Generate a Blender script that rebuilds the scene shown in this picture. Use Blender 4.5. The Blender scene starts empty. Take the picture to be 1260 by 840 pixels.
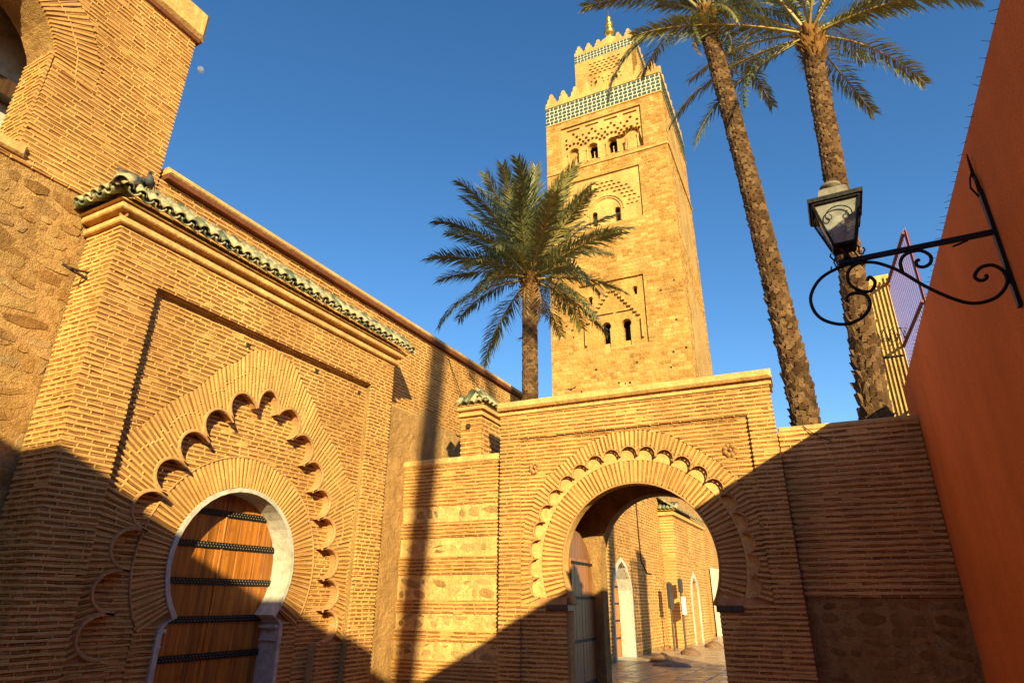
import bpy, math, random
import numpy as np
from mathutils import Vector, Matrix
from mathutils.geometry import tessellate_polygon
scene = bpy.context.scene
COL = scene.collection
rad = math.radians

# ------------------------------------------------------------------ camera
F_PX = 761.87
YAW, PITCH, ROLL, AZ = [rad(v) for v in (-26.82, 22.683, 0.182, 2.516)]
EYE = 1.6
fw = np.array([math.sin(YAW)*math.cos(PITCH), math.cos(YAW)*math.cos(PITCH), math.sin(PITCH)])
rt = np.array([math.cos(YAW), -math.sin(YAW), 0.0]); up = np.cross(rt, fw)
CM = np.array([math.cos(ROLL)*rt+math.sin(ROLL)*up, math.cos(ROLL)*up-math.sin(ROLL)*rt, fw])
cd = bpy.data.cameras.new('camera'); cam = bpy.data.objects.new('camera', cd); COL.objects.link(cam)
cd.sensor_fit = 'HORIZONTAL'; cd.sensor_width = 36; cd.lens = 36*F_PX/1260
cd.clip_start = 0.05; cd.clip_end = 9000
cam.matrix_world = Matrix(((CM[0][0], CM[1][0], -CM[2][0], 0), (CM[0][1], CM[1][1], -CM[2][1], 0),
                           (CM[0][2], CM[1][2], -CM[2][2], EYE), (0, 0, 0, 1)))
scene.camera = cam
def to_pixel(P):
    q = (np.asarray(P, float)-np.array([0, 0, EYE])) @ CM.T
    w = np.where(q[..., 2] > 0.05, q[..., 2], np.nan)
    return np.stack([630+F_PX*q[..., 0]/w, 420-F_PX*q[..., 1]/w], -1)

# ------------------------------------------------------------------ sky, sun, exposure
SUN = Vector((1.0, -1.3, 0.54)).normalized()
world = bpy.data.worlds.new('World'); scene.world = world; world.use_nodes = True
wn = world.node_tree; wn.nodes.clear()
sky = wn.nodes.new('ShaderNodeTexSky'); sky.sky_type = 'NISHITA'; sky.sun_disc = False
sky.sun_elevation = math.asin(SUN.z); sky.sun_rotation = math.atan2(SUN.x, SUN.y)
sky.altitude = 400; sky.air_density = 1.0; sky.dust_density = 0.1; sky.ozone_density = 2.2
wb = wn.nodes.new('ShaderNodeBackground'); wb.inputs['Strength'].default_value = 0.082
wo = wn.nodes.new('ShaderNodeOutputWorld')
hs = wn.nodes.new('ShaderNodeHueSaturation'); hs.inputs['Saturation'].default_value = 1.25; hs.inputs['Hue'].default_value = 0.502
wn.links.new(sky.outputs[0], hs.inputs['Color']); wn.links.new(hs.outputs[0], wb.inputs[0]); wn.links.new(wb.outputs[0], wo.inputs[0])
sl = bpy.data.lights.new('sun', 'SUN'); sl.energy = 4.3; sl.angle = rad(0.53); sl.color = (1.0, 0.83, 0.40)
so = bpy.data.objects.new('sun', sl); COL.objects.link(so)
so.rotation_euler = SUN.to_track_quat('Z', 'Y').to_euler(); so.location = (10, -13, 12)
scene.view_settings.view_transform = 'Standard'; scene.view_settings.look = 'None'
scene.view_settings.gamma = 1.0; scene.view_settings.exposure = 1.33
scene.render.engine = 'CYCLES'
scene.cycles.max_bounces = 14; scene.cycles.diffuse_bounces = 9

# ------------------------------------------------------------------ helpers: meshes and objects
rnd = random.Random(7)
WORLD = {}
def place(o, parent=None, M=None):
    COL.objects.link(o)
    M = M or Matrix.Identity(4)
    o.matrix_basis = M
    WORLD[o.name] = M
    if parent is not None:
        o.parent = parent
        o.matrix_parent_inverse = WORLD[parent.name].inverted()
    return o
def tag(o, label, cat, group=None, kind=None):
    if label: o['label'] = label
    if cat: o['category'] = cat
    if group: o['group'] = group
    if kind: o['kind'] = kind
    return o
def thing(name, loc, label, cat, group=None):
    o = bpy.data.objects.new(name, None); o.empty_display_size = 0.2
    place(o, None, Matrix.Translation(loc)); return tag(o, label, cat, group)
def frame_point(fr, u, z, n):
    O, U, N = fr
    return O + U*u + np.array([0, 0, 1.0])*z + N*n
class MB:
    def __init__(s): s.v = []; s.f = []; s.t = []; s.smooth = False
    def add(s, vs, fs, tone=0.5):
        b = len(s.v); s.v.extend([tuple(map(float, p)) for p in vs])
        s.f.extend([tuple(b+i for i in q) for q in fs]); s.t.extend([tone]*len(vs)); return s
    def box(s, lo, hi, tone=0.5):
        x0, y0, z0 = lo; x1, y1, z1 = hi
        return s.add([(x0,y0,z0),(x1,y0,z0),(x1,y1,z0),(x0,y1,z0),(x0,y0,z1),(x1,y0,z1),(x1,y1,z1),(x0,y1,z1)],
            [(3,2,1,0),(4,5,6,7),(0,1,5,4),(1,2,6,5),(2,3,7,6),(3,0,4,7)], tone)
    def fbox(s, fr, u0, u1, z0, z1, n0, n1, tone=0.5, bev=0.0):
        if not bev:
            P = [frame_point(fr, *q) for q in [(u0,z0,n0),(u1,z0,n0),(u1,z1,n0),(u0,z1,n0),(u0,z0,n1),(u1,z0,n1),(u1,z1,n1),(u0,z1,n1)]]
            return s.add(P, [(3,2,1,0),(4,5,6,7),(0,1,5,4),(1,2,6,5),(2,3,7,6),(3,0,4,7)], tone)
        b = bev
        P = [frame_point(fr, *q) for q in [(u0,z0,n0),(u1,z0,n0),(u1,z1,n0),(u0,z1,n0),(u0,z0,n1-b),(u1,z0,n1-b),(u1,z1,n1-b),(u0,z1,n1-b),
             (u0+b,z0+b,n1),(u1-b,z0+b,n1),(u1-b,z1-b,n1),(u0+b,z1-b,n1)]]
        return s.add(P, [(3,2,1,0),(8,9,10,11),(0,1,5,4),(1,2,6,5),(2,3,7,6),(3,0,4,7),(4,5,9,8),(5,6,10,9),(6,7,11,10),(7,4,8,11)], tone)
    def plate(s, fr, outer, holes, n0, n1, tone=0.5):
        loops = [outer]+list(holes)
        area = lambda L: sum(L[i][0]*L[(i+1)%len(L)][1]-L[(i+1)%len(L)][0]*L[i][1] for i in range(len(L)))
        loops = [(L if (area(L) > 0) == (k == 0) else L[::-1]) for k, L in enumerate(loops)]
        flat = [p for L in loops for p in L]
        want = abs(sum(area(L) for L in loops))
        best = None; jr = random.Random(1)
        for attempt in range(12):           # the filler can trip over aligned holes: nudge and retry
            e = 0.0 if attempt == 0 else .0006*attempt
            tr = tessellate_polygon([[Vector((p[0]+jr.uniform(-e, e), p[1]+jr.uniform(-e, e), 0)) for p in L] for L in loops])
            got = sum(abs((flat[b_][0]-flat[a_][0])*(flat[c_][1]-flat[a_][1])-(flat[c_][0]-flat[a_][0])*(flat[b_][1]-flat[a_][1])) for a_, b_, c_ in tr)
            err = abs(got-want)/max(want, 1e-9)
            if best is None or err < best[0]: best = (err, tr)
            if err < 2e-3: break
        tris = best[1]
        if best[0] > 2e-3: print('PLATE', len(loops), best[0])
        b = len(s.v); m = len(flat)
        s.v.extend([tuple(frame_point(fr, p[0], p[1], n1)) for p in flat])
        s.v.extend([tuple(frame_point(fr, p[0], p[1], n0)) for p in flat]); s.t.extend([tone]*2*m)
        for a, c, d in tris:
            A, Bq, Cq = flat[a], flat[c], flat[d]
            if (Bq[0]-A[0])*(Cq[1]-A[1])-(Cq[0]-A[0])*(Bq[1]-A[1]) < 0: c, d = d, c
            s.f.append((b+a, b+c, b+d)); s.f.append((b+m+a, b+m+d, b+m+c))
        k = 0
        for L in loops:
            for i in range(len(L)):
                j = (i+1) % len(L); s.f.append((b+k+j, b+k+i, b+m+k+i, b+m+k+j))
            k += len(L)
        return s
    def tube(s, pts, r, sides=6, cap=True, tone=0.5):
        P = [np.array(p, float) for p in pts]; n = len(P)
        R = r if hasattr(r, '__len__') else [r]*n
        base = len(s.v); prev = None
        for i in range(n):
            t = P[min(i+1, n-1)]-P[max(i-1, 0)]; t = t/(np.linalg.norm(t)+1e-9)
            if prev is None:
                a = np.array([0, 0, 1.0]) if abs(t[2]) < .9 else np.array([1.0, 0, 0])
            else: a = prev
            e = a-t*np.dot(a, t); e /= np.linalg.norm(e)+1e-9; prev = e; g = np.cross(t, e)
            for k in range(sides):
                th = 2*math.pi*k/sides
                s.v.append(tuple(P[i]+R[i]*(math.cos(th)*e+math.sin(th)*g))); s.t.append(tone)
        for i in range(n-1):
            for k in range(sides):
                k2 = (k+1) % sides
                s.f.append((base+i*sides+k, base+i*sides+k2, base+(i+1)*sides+k2, base+(i+1)*sides+k))
        if cap:
            s.f.append(tuple(base+k for k in range(sides))[::-1]); s.f.append(tuple(base+(n-1)*sides+k for k in range(sides)))
        return s
    def lathe(s, c, prof, sides=20, axis=(0, 0, 1), tone=0.5):
        # prof: list of (radius, height)
        base = len(s.v); c = np.array(c, float)
        for r, h in prof:
            for k in range(sides):
                th = 2*math.pi*k/sides; s.v.append(tuple(c+np.array([r*math.cos(th), r*math.sin(th), h]))); s.t.append(tone)
        n = len(prof)
        for i in range(n-1):
            for k in range(sides):
                k2 = (k+1) % sides
                s.f.append((base+i*sides+k, base+i*sides+k2, base+(i+1)*sides+k2, base+(i+1)*sides+k))
        s.f.append(tuple(base+k for k in range(sides))[::-1]); s.f.append(tuple(base+(n-1)*sides+k for k in range(sides)))
        return s
    def mesh(s, name, mat, smooth=False):
        me = bpy.data.meshes.new(name); me.from_pydata(s.v, [], s.f)
        at = me.attributes.new('tone', 'FLOAT', 'POINT'); at.data.foreach_set('value', np.array(s.t, np.float32))
        if smooth or s.smooth: me.polygons.foreach_set('use_smooth', [True]*len(me.polygons))
        me.materials.append(mat); me.update(); return me
    def build(s, name, mat, parent=None, smooth=False, label=None, kind=None):
        o = bpy.data.objects.new(name, s.mesh(name, mat, smooth)); place(o, parent)
        if label: o['label'] = label
        if kind: o['kind'] = kind
        return o
def scan(poly, z):
    xs = []
    for i in range(len(poly)):
        (a, za), (b, zb) = poly[i], poly[(i+1) % len(poly)]
        if (za <= z) != (zb <= z): xs.append(a+(b-a)*(z-za)/(zb-za))
    xs.sort(); return [(xs[i], xs[i+1]) for i in range(0, len(xs)-1, 2)]
def subtract(iv, cut):
    out = iv
    for c0, c1 in cut:
        nxt = []
        for a, b in out:
            if c1 <= a or c0 >= b: nxt.append((a, b)); continue
            if c0 > a: nxt.append((a, c0))
            if c1 < b: nxt.append((c1, b))
        out = nxt
    return out
def ray_poly(c, th, poly, far=False):
    d = (math.cos(th), math.sin(th)); best = None
    for i in range(len(poly)):
        a, b = poly[i], poly[(i+1) % len(poly)]
        ex, ez = b[0]-a[0], b[1]-a[1]; den = d[0]*ez-d[1]*ex
        if abs(den) < 1e-9: continue
        wx, wz = a[0]-c[0], a[1]-c[1]
        t = (wx*ez-wz*ex)/den; q = (wx*d[1]-wz*d[0])/den
        if t > 1e-6 and -1e-9 <= q <= 1+1e-9:
            if best is None or (t > best if far else t < best): best = t
    return best
def arc(cx, cz, r, a0, a1, n):
    return [(cx+r*math.cos(rad(a0+(a1-a0)*i/n)), cz+r*math.sin(rad(a0+(a1-a0)*i/n))) for i in range(n+1)]

# ------------------------------------------------------------------ materials
def nodes_for(name):
    m = bpy.data.materials.new(name); m.use_nodes = True; nt = m.node_tree
    b = nt.nodes['Principled BSDF']; return m, nt, b
def N(nt, typ, **kw):
    n = nt.nodes.new(typ)
    for k, v in kw.items():
        if k.startswith('i_'):
            key = k[2:]; n.inputs[int(key) if key.isdigit() else key].default_value = v
        else: setattr(n, k, v)
    return n
def ramp(nt, fac, stops):
    r = nt.nodes.new('ShaderNodeValToRGB'); e = r.color_ramp.elements
    e[0].position, e[0].color = stops[0][0], (*stops[0][1], 1); e[1].position, e[1].color = stops[-1][0], (*stops[-1][1], 1)
    for p, c in stops[1:-1]: q = e.new(p); q.color = (*c, 1)
    nt.links.new(fac, r.inputs[0]); return r.outputs[0]
def noise(nt, vec, scale, detail=4, rough=.55):
    n = N(nt, 'ShaderNodeTexNoise'); n.inputs['Scale'].default_value = scale; n.inputs['Detail'].default_value = detail; n.inputs['Roughness'].default_value = rough
    if vec is not None: nt.links.new(vec, n.inputs['Vector'])
    return n.outputs['Fac']
def mixc(nt, fac, a, b, mode='MIX'):
    m = nt.nodes.new('ShaderNodeMix'); m.data_type = 'RGBA'; m.blend_type = mode
    for sck, val in ((m.inputs[0], fac), (m.inputs[6], a), (m.inputs[7], b)):
        if hasattr(val, 'is_linked'): nt.links.new(val, sck)
        elif isinstance(val, (int, float)): sck.default_value = val
        else: sck.default_value = (*val, 1)
    return m.outputs[2]
def mathn(nt, op, a, b=None):
    m = nt.nodes.new('ShaderNodeMath'); m.operation = op
    for i, v in enumerate((a, b)):
        if v is None: continue
        if hasattr(v, 'is_linked'): nt.links.new(v, m.inputs[i])
        else: m.inputs[i].default_value = v
    return m.outputs[0]
def bump(nt, b, h, strength=.4, dist=.01):
    n = N(nt, 'ShaderNodeBump'); n.inputs['Strength'].default_value = strength; n.inputs['Distance'].default_value = dist
    nt.links.new(h, n.inputs['Height']); nt.links.new(n.outputs[0], b.inputs['Normal'])
def world_pos(nt): return N(nt, 'ShaderNodeNewGeometry').outputs['Position']
def tone(nt):
    a = N(nt, 'ShaderNodeAttribute', attribute_name='tone').outputs['Fac']
    r = N(nt, 'ShaderNodeObjectInfo').outputs['Random']
    return mathn(nt, 'FRACT', mathn(nt, 'ADD', a, r))
def masonry_mat(name, stops, grain=60, patch=1.3, patch_dark=.75, bstr=.5, bdist=.006, rough=.92, use_tone=True, weather=None, streak=.80):
    m, nt, b = nodes_for(name); p = world_pos(nt)
    g = noise(nt, p, grain, 5, .65); big = noise(nt, p, patch, 5, .6)
    src = tone(nt) if use_tone else g
    c = ramp(nt, src, stops)
    c = mixc(nt, 1.0, c, ramp(nt, g, [(.25, (.72, .72, .72)), (.75, (1.18, 1.18, 1.18))]), 'MULTIPLY')
    c = mixc(nt, 1.0, c, ramp(nt, big, [(.3, (patch_dark, patch_dark*.97, patch_dark*.93)), (.7, (1.12, 1.12, 1.12))]), 'MULTIPLY')
    mp_ = N(nt, 'ShaderNodeMapping'); mp_.inputs['Scale'].default_value = (patch*2.5, patch*2.5, patch*.35); nt.links.new(p, mp_.inputs[0])
    c = mixc(nt, 1.0, c, ramp(nt, noise(nt, mp_.outputs[0], 1.0, 5, .6), [(.3, (streak, streak*.97, streak*.93)), (.62, (1.07, 1.07, 1.06))]), 'MULTIPLY')
    if weather:
        w = noise(nt, p, weather[1], 6, .7)
        c = mixc(nt, ramp(nt, w, [(.56, (0, 0, 0)), (.72, (1, 1, 1))]), c, weather[0])
    nt.links.new(c, b.inputs['Base Color']); b.inputs['Roughness'].default_value = rough; b.inputs['Specular IOR Level'].default_value = .15
    bump(nt, b, mathn(nt, 'ADD', g, mathn(nt, 'MULTIPLY', noise(nt, p, grain*.25, 4), 1.5)), bstr, bdist)
    return m
MAT = {}
MAT['brick'] = masonry_mat('brick', [(0, (.32, .135, .044)), (.4, (.39, .178, .058)), (.75, (.47, .235, .08)), (1, (.34, .14, .048))], patch=.9, weather=((.58, .335, .135), 9))
MAT['mortar'] = masonry_mat('mortar', [(0, (.61, .335, .108)), (.5, (.68, .385, .132)), (1, (.74, .435, .162))], grain=55, patch=.75, patch_dark=.68, use_tone=False, weather=((.42, .235, .09), 2.3))
MAT['brick_pale'] = masonry_mat('brick_pale', [(0, (.34, .17, .06)), (.5, (.42, .22, .08)), (1, (.50, .28, .11))], patch=1.2)
MAT['stucco'] = masonry_mat('stucco', [(0.2, (.52, .29, .11)), (.8, (.66, .39, .16))], grain=85, patch=3.2, patch_dark=.70, use_tone=False, bstr=1.0, bdist=.03, weather=((.36, .19, .07), 3.5))
MAT['plaster_cap'] = masonry_mat('plaster_cap', [(0.2, (.60, .35, .125)), (.8, (.70, .425, .165))], grain=22, patch=2.5, patch_dark=.8, use_tone=False, bstr=.5, bdist=.012, weather=((.42, .25, .11), 3))
MAT['rubble'] = masonry_mat('rubble', [(0, (.38, .19, .06)), (.3, (.52, .295, .105)), (.65, (.64, .395, .155)), (.85, (.58, .38, .19)), (1, (.44, .22, .07))], grain=95, patch=5, patch_dark=.70, bstr=1.0, bdist=.03, weather=((.40, .19, .065), 14))
MAT['band_stone'] = masonry_mat('band_stone', [(0, (.30, .165, .06)), (.4, (.44, .265, .10)), (.8, (.54, .34, .14)), (1, (.38, .17, .055))], grain=30, patch=3, bstr=.9, bdist=.02)
MAT['band_plaster'] = masonry_mat('band_plaster', [(0.2, (.58, .35, .13)), (.8, (.70, .45, .185))], grain=22, patch=4, patch_dark=.8, use_tone=False, bstr=.8, bdist=.02, weather=((.46, .29, .12), 5))
MAT['moulding'] = masonry_mat('moulding', [(0.2, (.46, .24, .10)), (.8, (.56, .31, .14))], grain=50, patch=2, use_tone=False, bstr=.3)
MAT['clay_lip'] = masonry_mat('clay_lip', [(0, (.13, .045, .022)), (1, (.20, .07, .033))], grain=40, patch=2, use_tone=False)  # red-brown clay, darkened to carry the shade of the lip's underside
MAT['white'] = masonry_mat('white_plaster', [(0.2, (.46, .435, .40)), (.8, (.57, .545, .50))], grain=14, patch=1.6, patch_dark=.86, use_tone=False, bstr=.25, bdist=.01, rough=.8, weather=((.40, .36, .31), 3.2))
MAT['red'] = masonry_mat('red_plaster', [(0.2, (.66, .182, .044)), (.8, (.76, .222, .058))], grain=90, patch=.6, patch_dark=.80, use_tone=False, bstr=.55, bdist=.006, weather=((.60, .150, .03), 1.7), streak=.92)
MAT['minaret'] = masonry_mat('minaret_stone', [(0, (.38, .19, .048)), (.3, (.48, .255, .07)), (.6, (.54, .305, .092)), (.85, (.60, .365, .13)), (1, (.42, .20, .048))], grain=5, patch=.35, patch_dark=.70, bstr=1.0, bdist=.09, weather=((.46, .22, .05), .9))
MAT['minaret_trim'] = masonry_mat('minaret_trim', [(0.2, (.52, .295, .095)), (.8, (.62, .375, .14))], grain=5, patch=.4, patch_dark=.8, use_tone=False, bstr=.5, bdist=.04)
MAT['minaret_core'] = masonry_mat('minaret_core', [(0.2, (.42, .25, .09)), (.8, (.55, .34, .13))], grain=5, patch=.4, use_tone=False)
MAT['ochre_wall'] = masonry_mat('ochre_wall', [(0.2, (.62, .38, .11)), (.8, (.70, .46, .16))], grain=16, patch=1.5, use_tone=False, bstr=.6, bdist=.02, weather=((.42, .22, .07), 2))
MAT['earth'] = masonry_mat('earth', [(0.2, (.22, .15, .09)), (.8, (.32, .23, .14))], grain=8, patch=.3, use_tone=False)
MAT['grout'] = masonry_mat('grout', [(0.2, (.16, .10, .055)), (.8, (.22, .14, .08))], grain=20, patch=.8, use_tone=False)
def simple(name, col, rough=.6, metal=0.0, grain=None, var=.25, bstr=0., spec=.4):
    m, nt, b = nodes_for(name); b.inputs['Roughness'].default_value = rough; b.inputs['Metallic'].default_value = metal
    b.inputs['Specular IOR Level'].default_value = spec
    if grain:
        p = world_pos(nt); g = noise(nt, p, grain, 5, .6)
        c = mixc(nt, 1.0, col, ramp(nt, g, [(.25, (1-var,)*3), (.75, (1+var,)*3)]), 'MULTIPLY'); nt.links.new(c, b.inputs['Base Color'])
        if bstr: bump(nt, b, g, bstr, .01)
    else: b.inputs['Base Color'].default_value = (*col, 1)
    return m
MAT['iron'] = simple('iron', (.018, .017, .016), .55, .6, 40, .4, .3)
MAT['iron_rust'] = simple('iron_rust', (.05, .028, .018), .8, .2, 60, .5, .4)
MAT['dark'] = simple('painted_interior_dark', (.03, .018, .012), .9, 0, 8, .3)  # near-black colour painted in for shade inside holes and windows
MAT['gold'] = simple('gold', (.80, .42, .07), .28, .9, 9, .15)
MAT['lead'] = simple('dusty_lead', (.19, .165, .13), .75, .2, 25, .35, .4)
MAT['pigeon'] = simple('pigeon_feathers', (.075, .08, .095), .7, 0, 70, .4)
MAT['bird'] = simple('bird_feathers', (.03, .025, .022), .8, 0, 70, .3)
MAT['cable'] = simple('cable', (.03, .022, .018), .7)
MAT['pink'] = simple('pink_slat', (.36, .14, .20), .6, 0, 30, .25)
MAT['rail'] = simple('dark_red_rail', (.16, .025, .025), .6, 0, 30, .3)
MAT['sign_dark'] = simple('sign_dark', (.035, .03, .03), .5, 0, 10, .3)
MAT['sign_white'] = simple('sign_white', (.72, .70, .64), .6, 0, 14, .1)
MAT['cloth_brown'] = simple('cloth_brown', (.20, .11, .06), .9, 0, 12, .4, .5)
MAT['cloth_grey'] = simple('cloth_grey', (.24, .17, .12), .9, 0, 12, .4, .5)
MAT['bulb'] = simple('bulb', (.75, .72, .65), .4, 0, 20, .1)
def slab_mat():
    m, nt, b = nodes_for('paving_stone'); p = world_pos(nt)
    c = ramp(nt, tone(nt), [(0, (.36, .25, .15)), (.5, (.46, .33, .20)), (1, (.40, .27, .165))])
    g = noise(nt, p, 18, 5, .6)
    c = mixc(nt, 1.0, c, ramp(nt, g, [(.3, (.75, .75, .75)), (.7, (1.15, 1.15, 1.15))]), 'MULTIPLY')
    nt.links.new(c, b.inputs['Base Color'])
    nt.links.new(ramp(nt, noise(nt, p, 3, 4), [(.35, (.22,)*3), (.7, (.5,)*3)]), b.inputs['Roughness'])
    bump(nt, b, g, .15, .006); return m
MAT['slab'] = slab_mat()
def wood_mat(name, cols, scale=1.0, grey=None):
    m, nt, b = nodes_for(name); p = world_pos(nt)
    mp = N(nt, 'ShaderNodeMapping'); mp.inputs['Scale'].default_value = (22*scale, 22*scale, 1.1*scale); nt.links.new(p, mp.inputs[0])
    g = noise(nt, mp.outputs[0], 1.0, 6, .62)
    c = ramp(nt, g, [(.28, cols[0]), (.5, cols[1]), (.72, cols[2])])
    t = tone(nt); c = mixc(nt, 1.0, c, ramp(nt, t, [(0, (.78, .78, .78)), (1, (1.18, 1.15, 1.1))]), 'MULTIPLY')
    c = mixc(nt, ramp(nt, noise(nt, p, 5, 5, .7), [(.55, (0, 0, 0)), (.75, (.7, .7, .7))]), c, cols[0])
    nt.links.new(c, b.inputs['Base Color']); b.inputs['Roughness'].default_value = .42; bump(nt, b, g, .35, .006); return m
MAT['door_wood'] = wood_mat('door_wood', [(.13, .038, .006), (.34, .115, .014), (.48, .19, .026)])
MAT['old_wood'] = wood_mat('old_wood', [(.14, .05, .014), (.30, .12, .03), (.42, .18, .05)])
MAT['dark_wood'] = wood_mat('dark_wood', [(.035, .018, .01), (.07, .035, .018), (.10, .05, .025)])
def tile_mat():
    m, nt, b = nodes_for('glazed_roof_tile'); p = world_pos(nt)
    g = noise(nt, p, 14, 6, .7); t = tone(nt)
    c = ramp(nt, t, [(0, (.07, .09, .045)), (.5, (.135, .15, .075)), (1, (.095, .10, .052))])
    wear = ramp(nt, mathn(nt, 'ADD', mathn(nt, 'MULTIPLY', g, .8), mathn(nt, 'MULTIPLY', t, .25)), [(.46, (0, 0, 0)), (.66, (1, 1, 1))])
    c = mixc(nt, wear, c, (.42, .34, .19))
    nt.links.new(c, b.inputs['Base Color']); nt.links.new(ramp(nt, wear, [(0, (.5,)*3), (1, (.9,)*3)]), b.inputs['Roughness'])
    bump(nt, b, g, .4, .01); return m
MAT['roof_tile'] = tile_mat()
MAT['tile_green'] = simple('tile_green', (.030, .058, .045), .65, 0, 3, .4)
MAT['tile_white'] = simple('tile_white', (.56, .50, .37), .4, 0, 3, .15)
def leaf_mat(name, a, bcol, tip):
    m, nt, b = nodes_for(name); p = world_pos(nt)
    t = N(nt, 'ShaderNodeAttribute', attribute_name='tone').outputs['Fac']
    c = ramp(nt, t, [(0, a), (.6, bcol), (1, tip)])
    r = N(nt, 'ShaderNodeObjectInfo').outputs['Random']
    c = mixc(nt, 1.0, c, ramp(nt, r, [(0, (.75, .8, .75)), (1, (1.25, 1.15, 1.0))]), 'MULTIPLY')
    nt.links.new(c, b.inputs['Base Color']); b.inputs['Roughness'].default_value = .42; b.inputs['Specular IOR Level'].default_value = .45
    tr = N(nt, 'ShaderNodeBsdfTranslucent'); nt.links.new(c, tr.inputs[0])
    ms = N(nt, 'ShaderNodeMixShader'); ms.inputs[0].default_value = .18
    out = nt.nodes['Material Output']; nt.links.new(b.outputs[0], ms.inputs[1]); nt.links.new(tr.outputs[0], ms.inputs[2]); nt.links.new(ms.outputs[0], out.inputs[0])
    return m
MAT['frond'] = leaf_mat('frond', (.36, .27, .09), (.145, .165, .064), (.28, .265, .115))
MAT['frond_dry'] = leaf_mat('frond_dry', (.34, .20, .07), (.22, .13, .05), (.30, .17, .07))
MAT['bark'] = masonry_mat('palm_bark', [(0, (.075, .038, .018)), (.45, (.14, .078, .036)), (.8, (.23, .135, .065)), (1, (.11, .055, .026))], grain=50, patch=2.5, bstr=1.0, bdist=.02)
MAT['bark_core'] = masonry_mat('palm_bark_core', [(0.2, (.07, .038, .02)), (.8, (.12, .07, .035))], grain=50, patch=3, use_tone=False, bstr=1, bdist=.02)
MAT['fibre'] = masonry_mat('palm_fibre', [(0, (.16, .075, .022)), (.6, (.28, .135, .036)), (1, (.12, .055, .018))], grain=60, patch=4, bstr=1, bdist=.02)
def glass_mat():
    m, nt, b = nodes_for('dusty_glass'); p = world_pos(nt)
    g = noise(nt, p, 18, 5, .6)
    tr = N(nt, 'ShaderNodeBsdfTransparent'); tr.inputs[0].default_value = (.85, .86, .84, 1)
    b.inputs['Base Color'].default_value = (.46, .46, .43, 1); b.inputs['Roughness'].default_value = .12
    ms = N(nt, 'ShaderNodeMixShader'); nt.links.new(ramp(nt, g, [(.3, (.22,)*3), (.7, (.62,)*3)]), ms.inputs[0])
    nt.links.new(tr.outputs[0], ms.inputs[1]); nt.links.new(b.outputs[0], ms.inputs[2]); nt.links.new(ms.outputs[0], nt.nodes['Material Output'].inputs[0]); return m
MAT['glass'] = glass_mat()
def moon_mat():
    m, nt, b = nodes_for('moon_surface'); tc = N(nt, 'ShaderNodeTexCoord').outputs['Object']
    g = noise(nt, tc, .12, 3); c = ramp(nt, g, [(.4, (.20, .20, .20)), (.6, (.5, .48, .45))])
    d = N(nt, 'ShaderNodeBsdfDiffuse'); nt.links.new(c, d.inputs[0]); tr = N(nt, 'ShaderNodeBsdfTransparent')
    ms = N(nt, 'ShaderNodeMixShader'); ms.inputs[0].default_value = .34
    nt.links.new(tr.outputs[0], ms.inputs[1]); nt.links.new(d.outputs[0], ms.inputs[2]); nt.links.new(ms.outputs[0], nt.nodes['Material Output'].inputs[0]); return m
MAT['moon'] = moon_mat()

# ------------------------------------------------------------------ masonry: bricks, mortar ridges, stones
def unit_bricks(n, seed, ix, iz, lump=.03):
    r = random.Random(seed); out = []
    for _ in range(n):
        j = lambda a: r.uniform(-a, a)
        V = []
        for (sx, sz) in ((-1, -1), (1, -1), (1, 1), (-1, 1)): V.append((sx*.5, sz*.5, -1.0))
        for (sx, sz) in ((-1, -1), (1, -1), (1, 1), (-1, 1)): V.append((sx*.5+j(lump*.5), sz*.5+j(lump), -.25))
        for (sx, sz) in ((-1, -1), (1, -1), (1, 1), (-1, 1)): V.append((sx*(.5-ix)+j(lump*.6), sz*(.5-iz)+j(lump*1.5), j(.12)))
        Fc = [(8, 9, 10, 11)]
        for i in range(4):
            k = (i+1) % 4; Fc += [(i, k, 4+k, 4+i), (4+i, 4+k, 8+k, 8+i)]
        out.append((np.array(V), Fc))
    return out
BRICKS = unit_bricks(8, 1, .035, .14)
BLOCKS = unit_bricks(8, 2, .035, .07, .02)
def unit_stones(n, seed):
    r = random.Random(seed); out = []
    for _ in range(n):
        k = r.choice((5, 6, 7, 8)); ph = r.random()*6.28; ring = []
        for i in range(k):
            a = ph+2*math.pi*i/k; sq = 1/max(abs(math.cos(a)), abs(math.sin(a)))
            q = .5*(.35+.65*min(sq, 1.28)/1.1)*r.uniform(.86, 1.08); ring.append((q*math.cos(a), q*math.sin(a)))
        V = [(x, z, -1.0) for x, z in ring]+[(x*.97, z*.97, -.1+r.uniform(-.2, .2)) for x, z in ring]+[(x*.86, z*.86, .62+r.uniform(-.45, .35)) for x, z in ring]+[(r.uniform(-.2, .2), r.uniform(-.2, .2), .70+r.uniform(-.3, .2))]
        Fc = []
        for i in range(k):
            j = (i+1) % k; Fc += [(i, j, k+j, k+i), (k+i, k+j, 2*k+j, 2*k+i), (2*k+i, 2*k+j, 3*k)]
        out.append((np.array(V), Fc))
    return out
STONES = unit_stones(10, 3)
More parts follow.
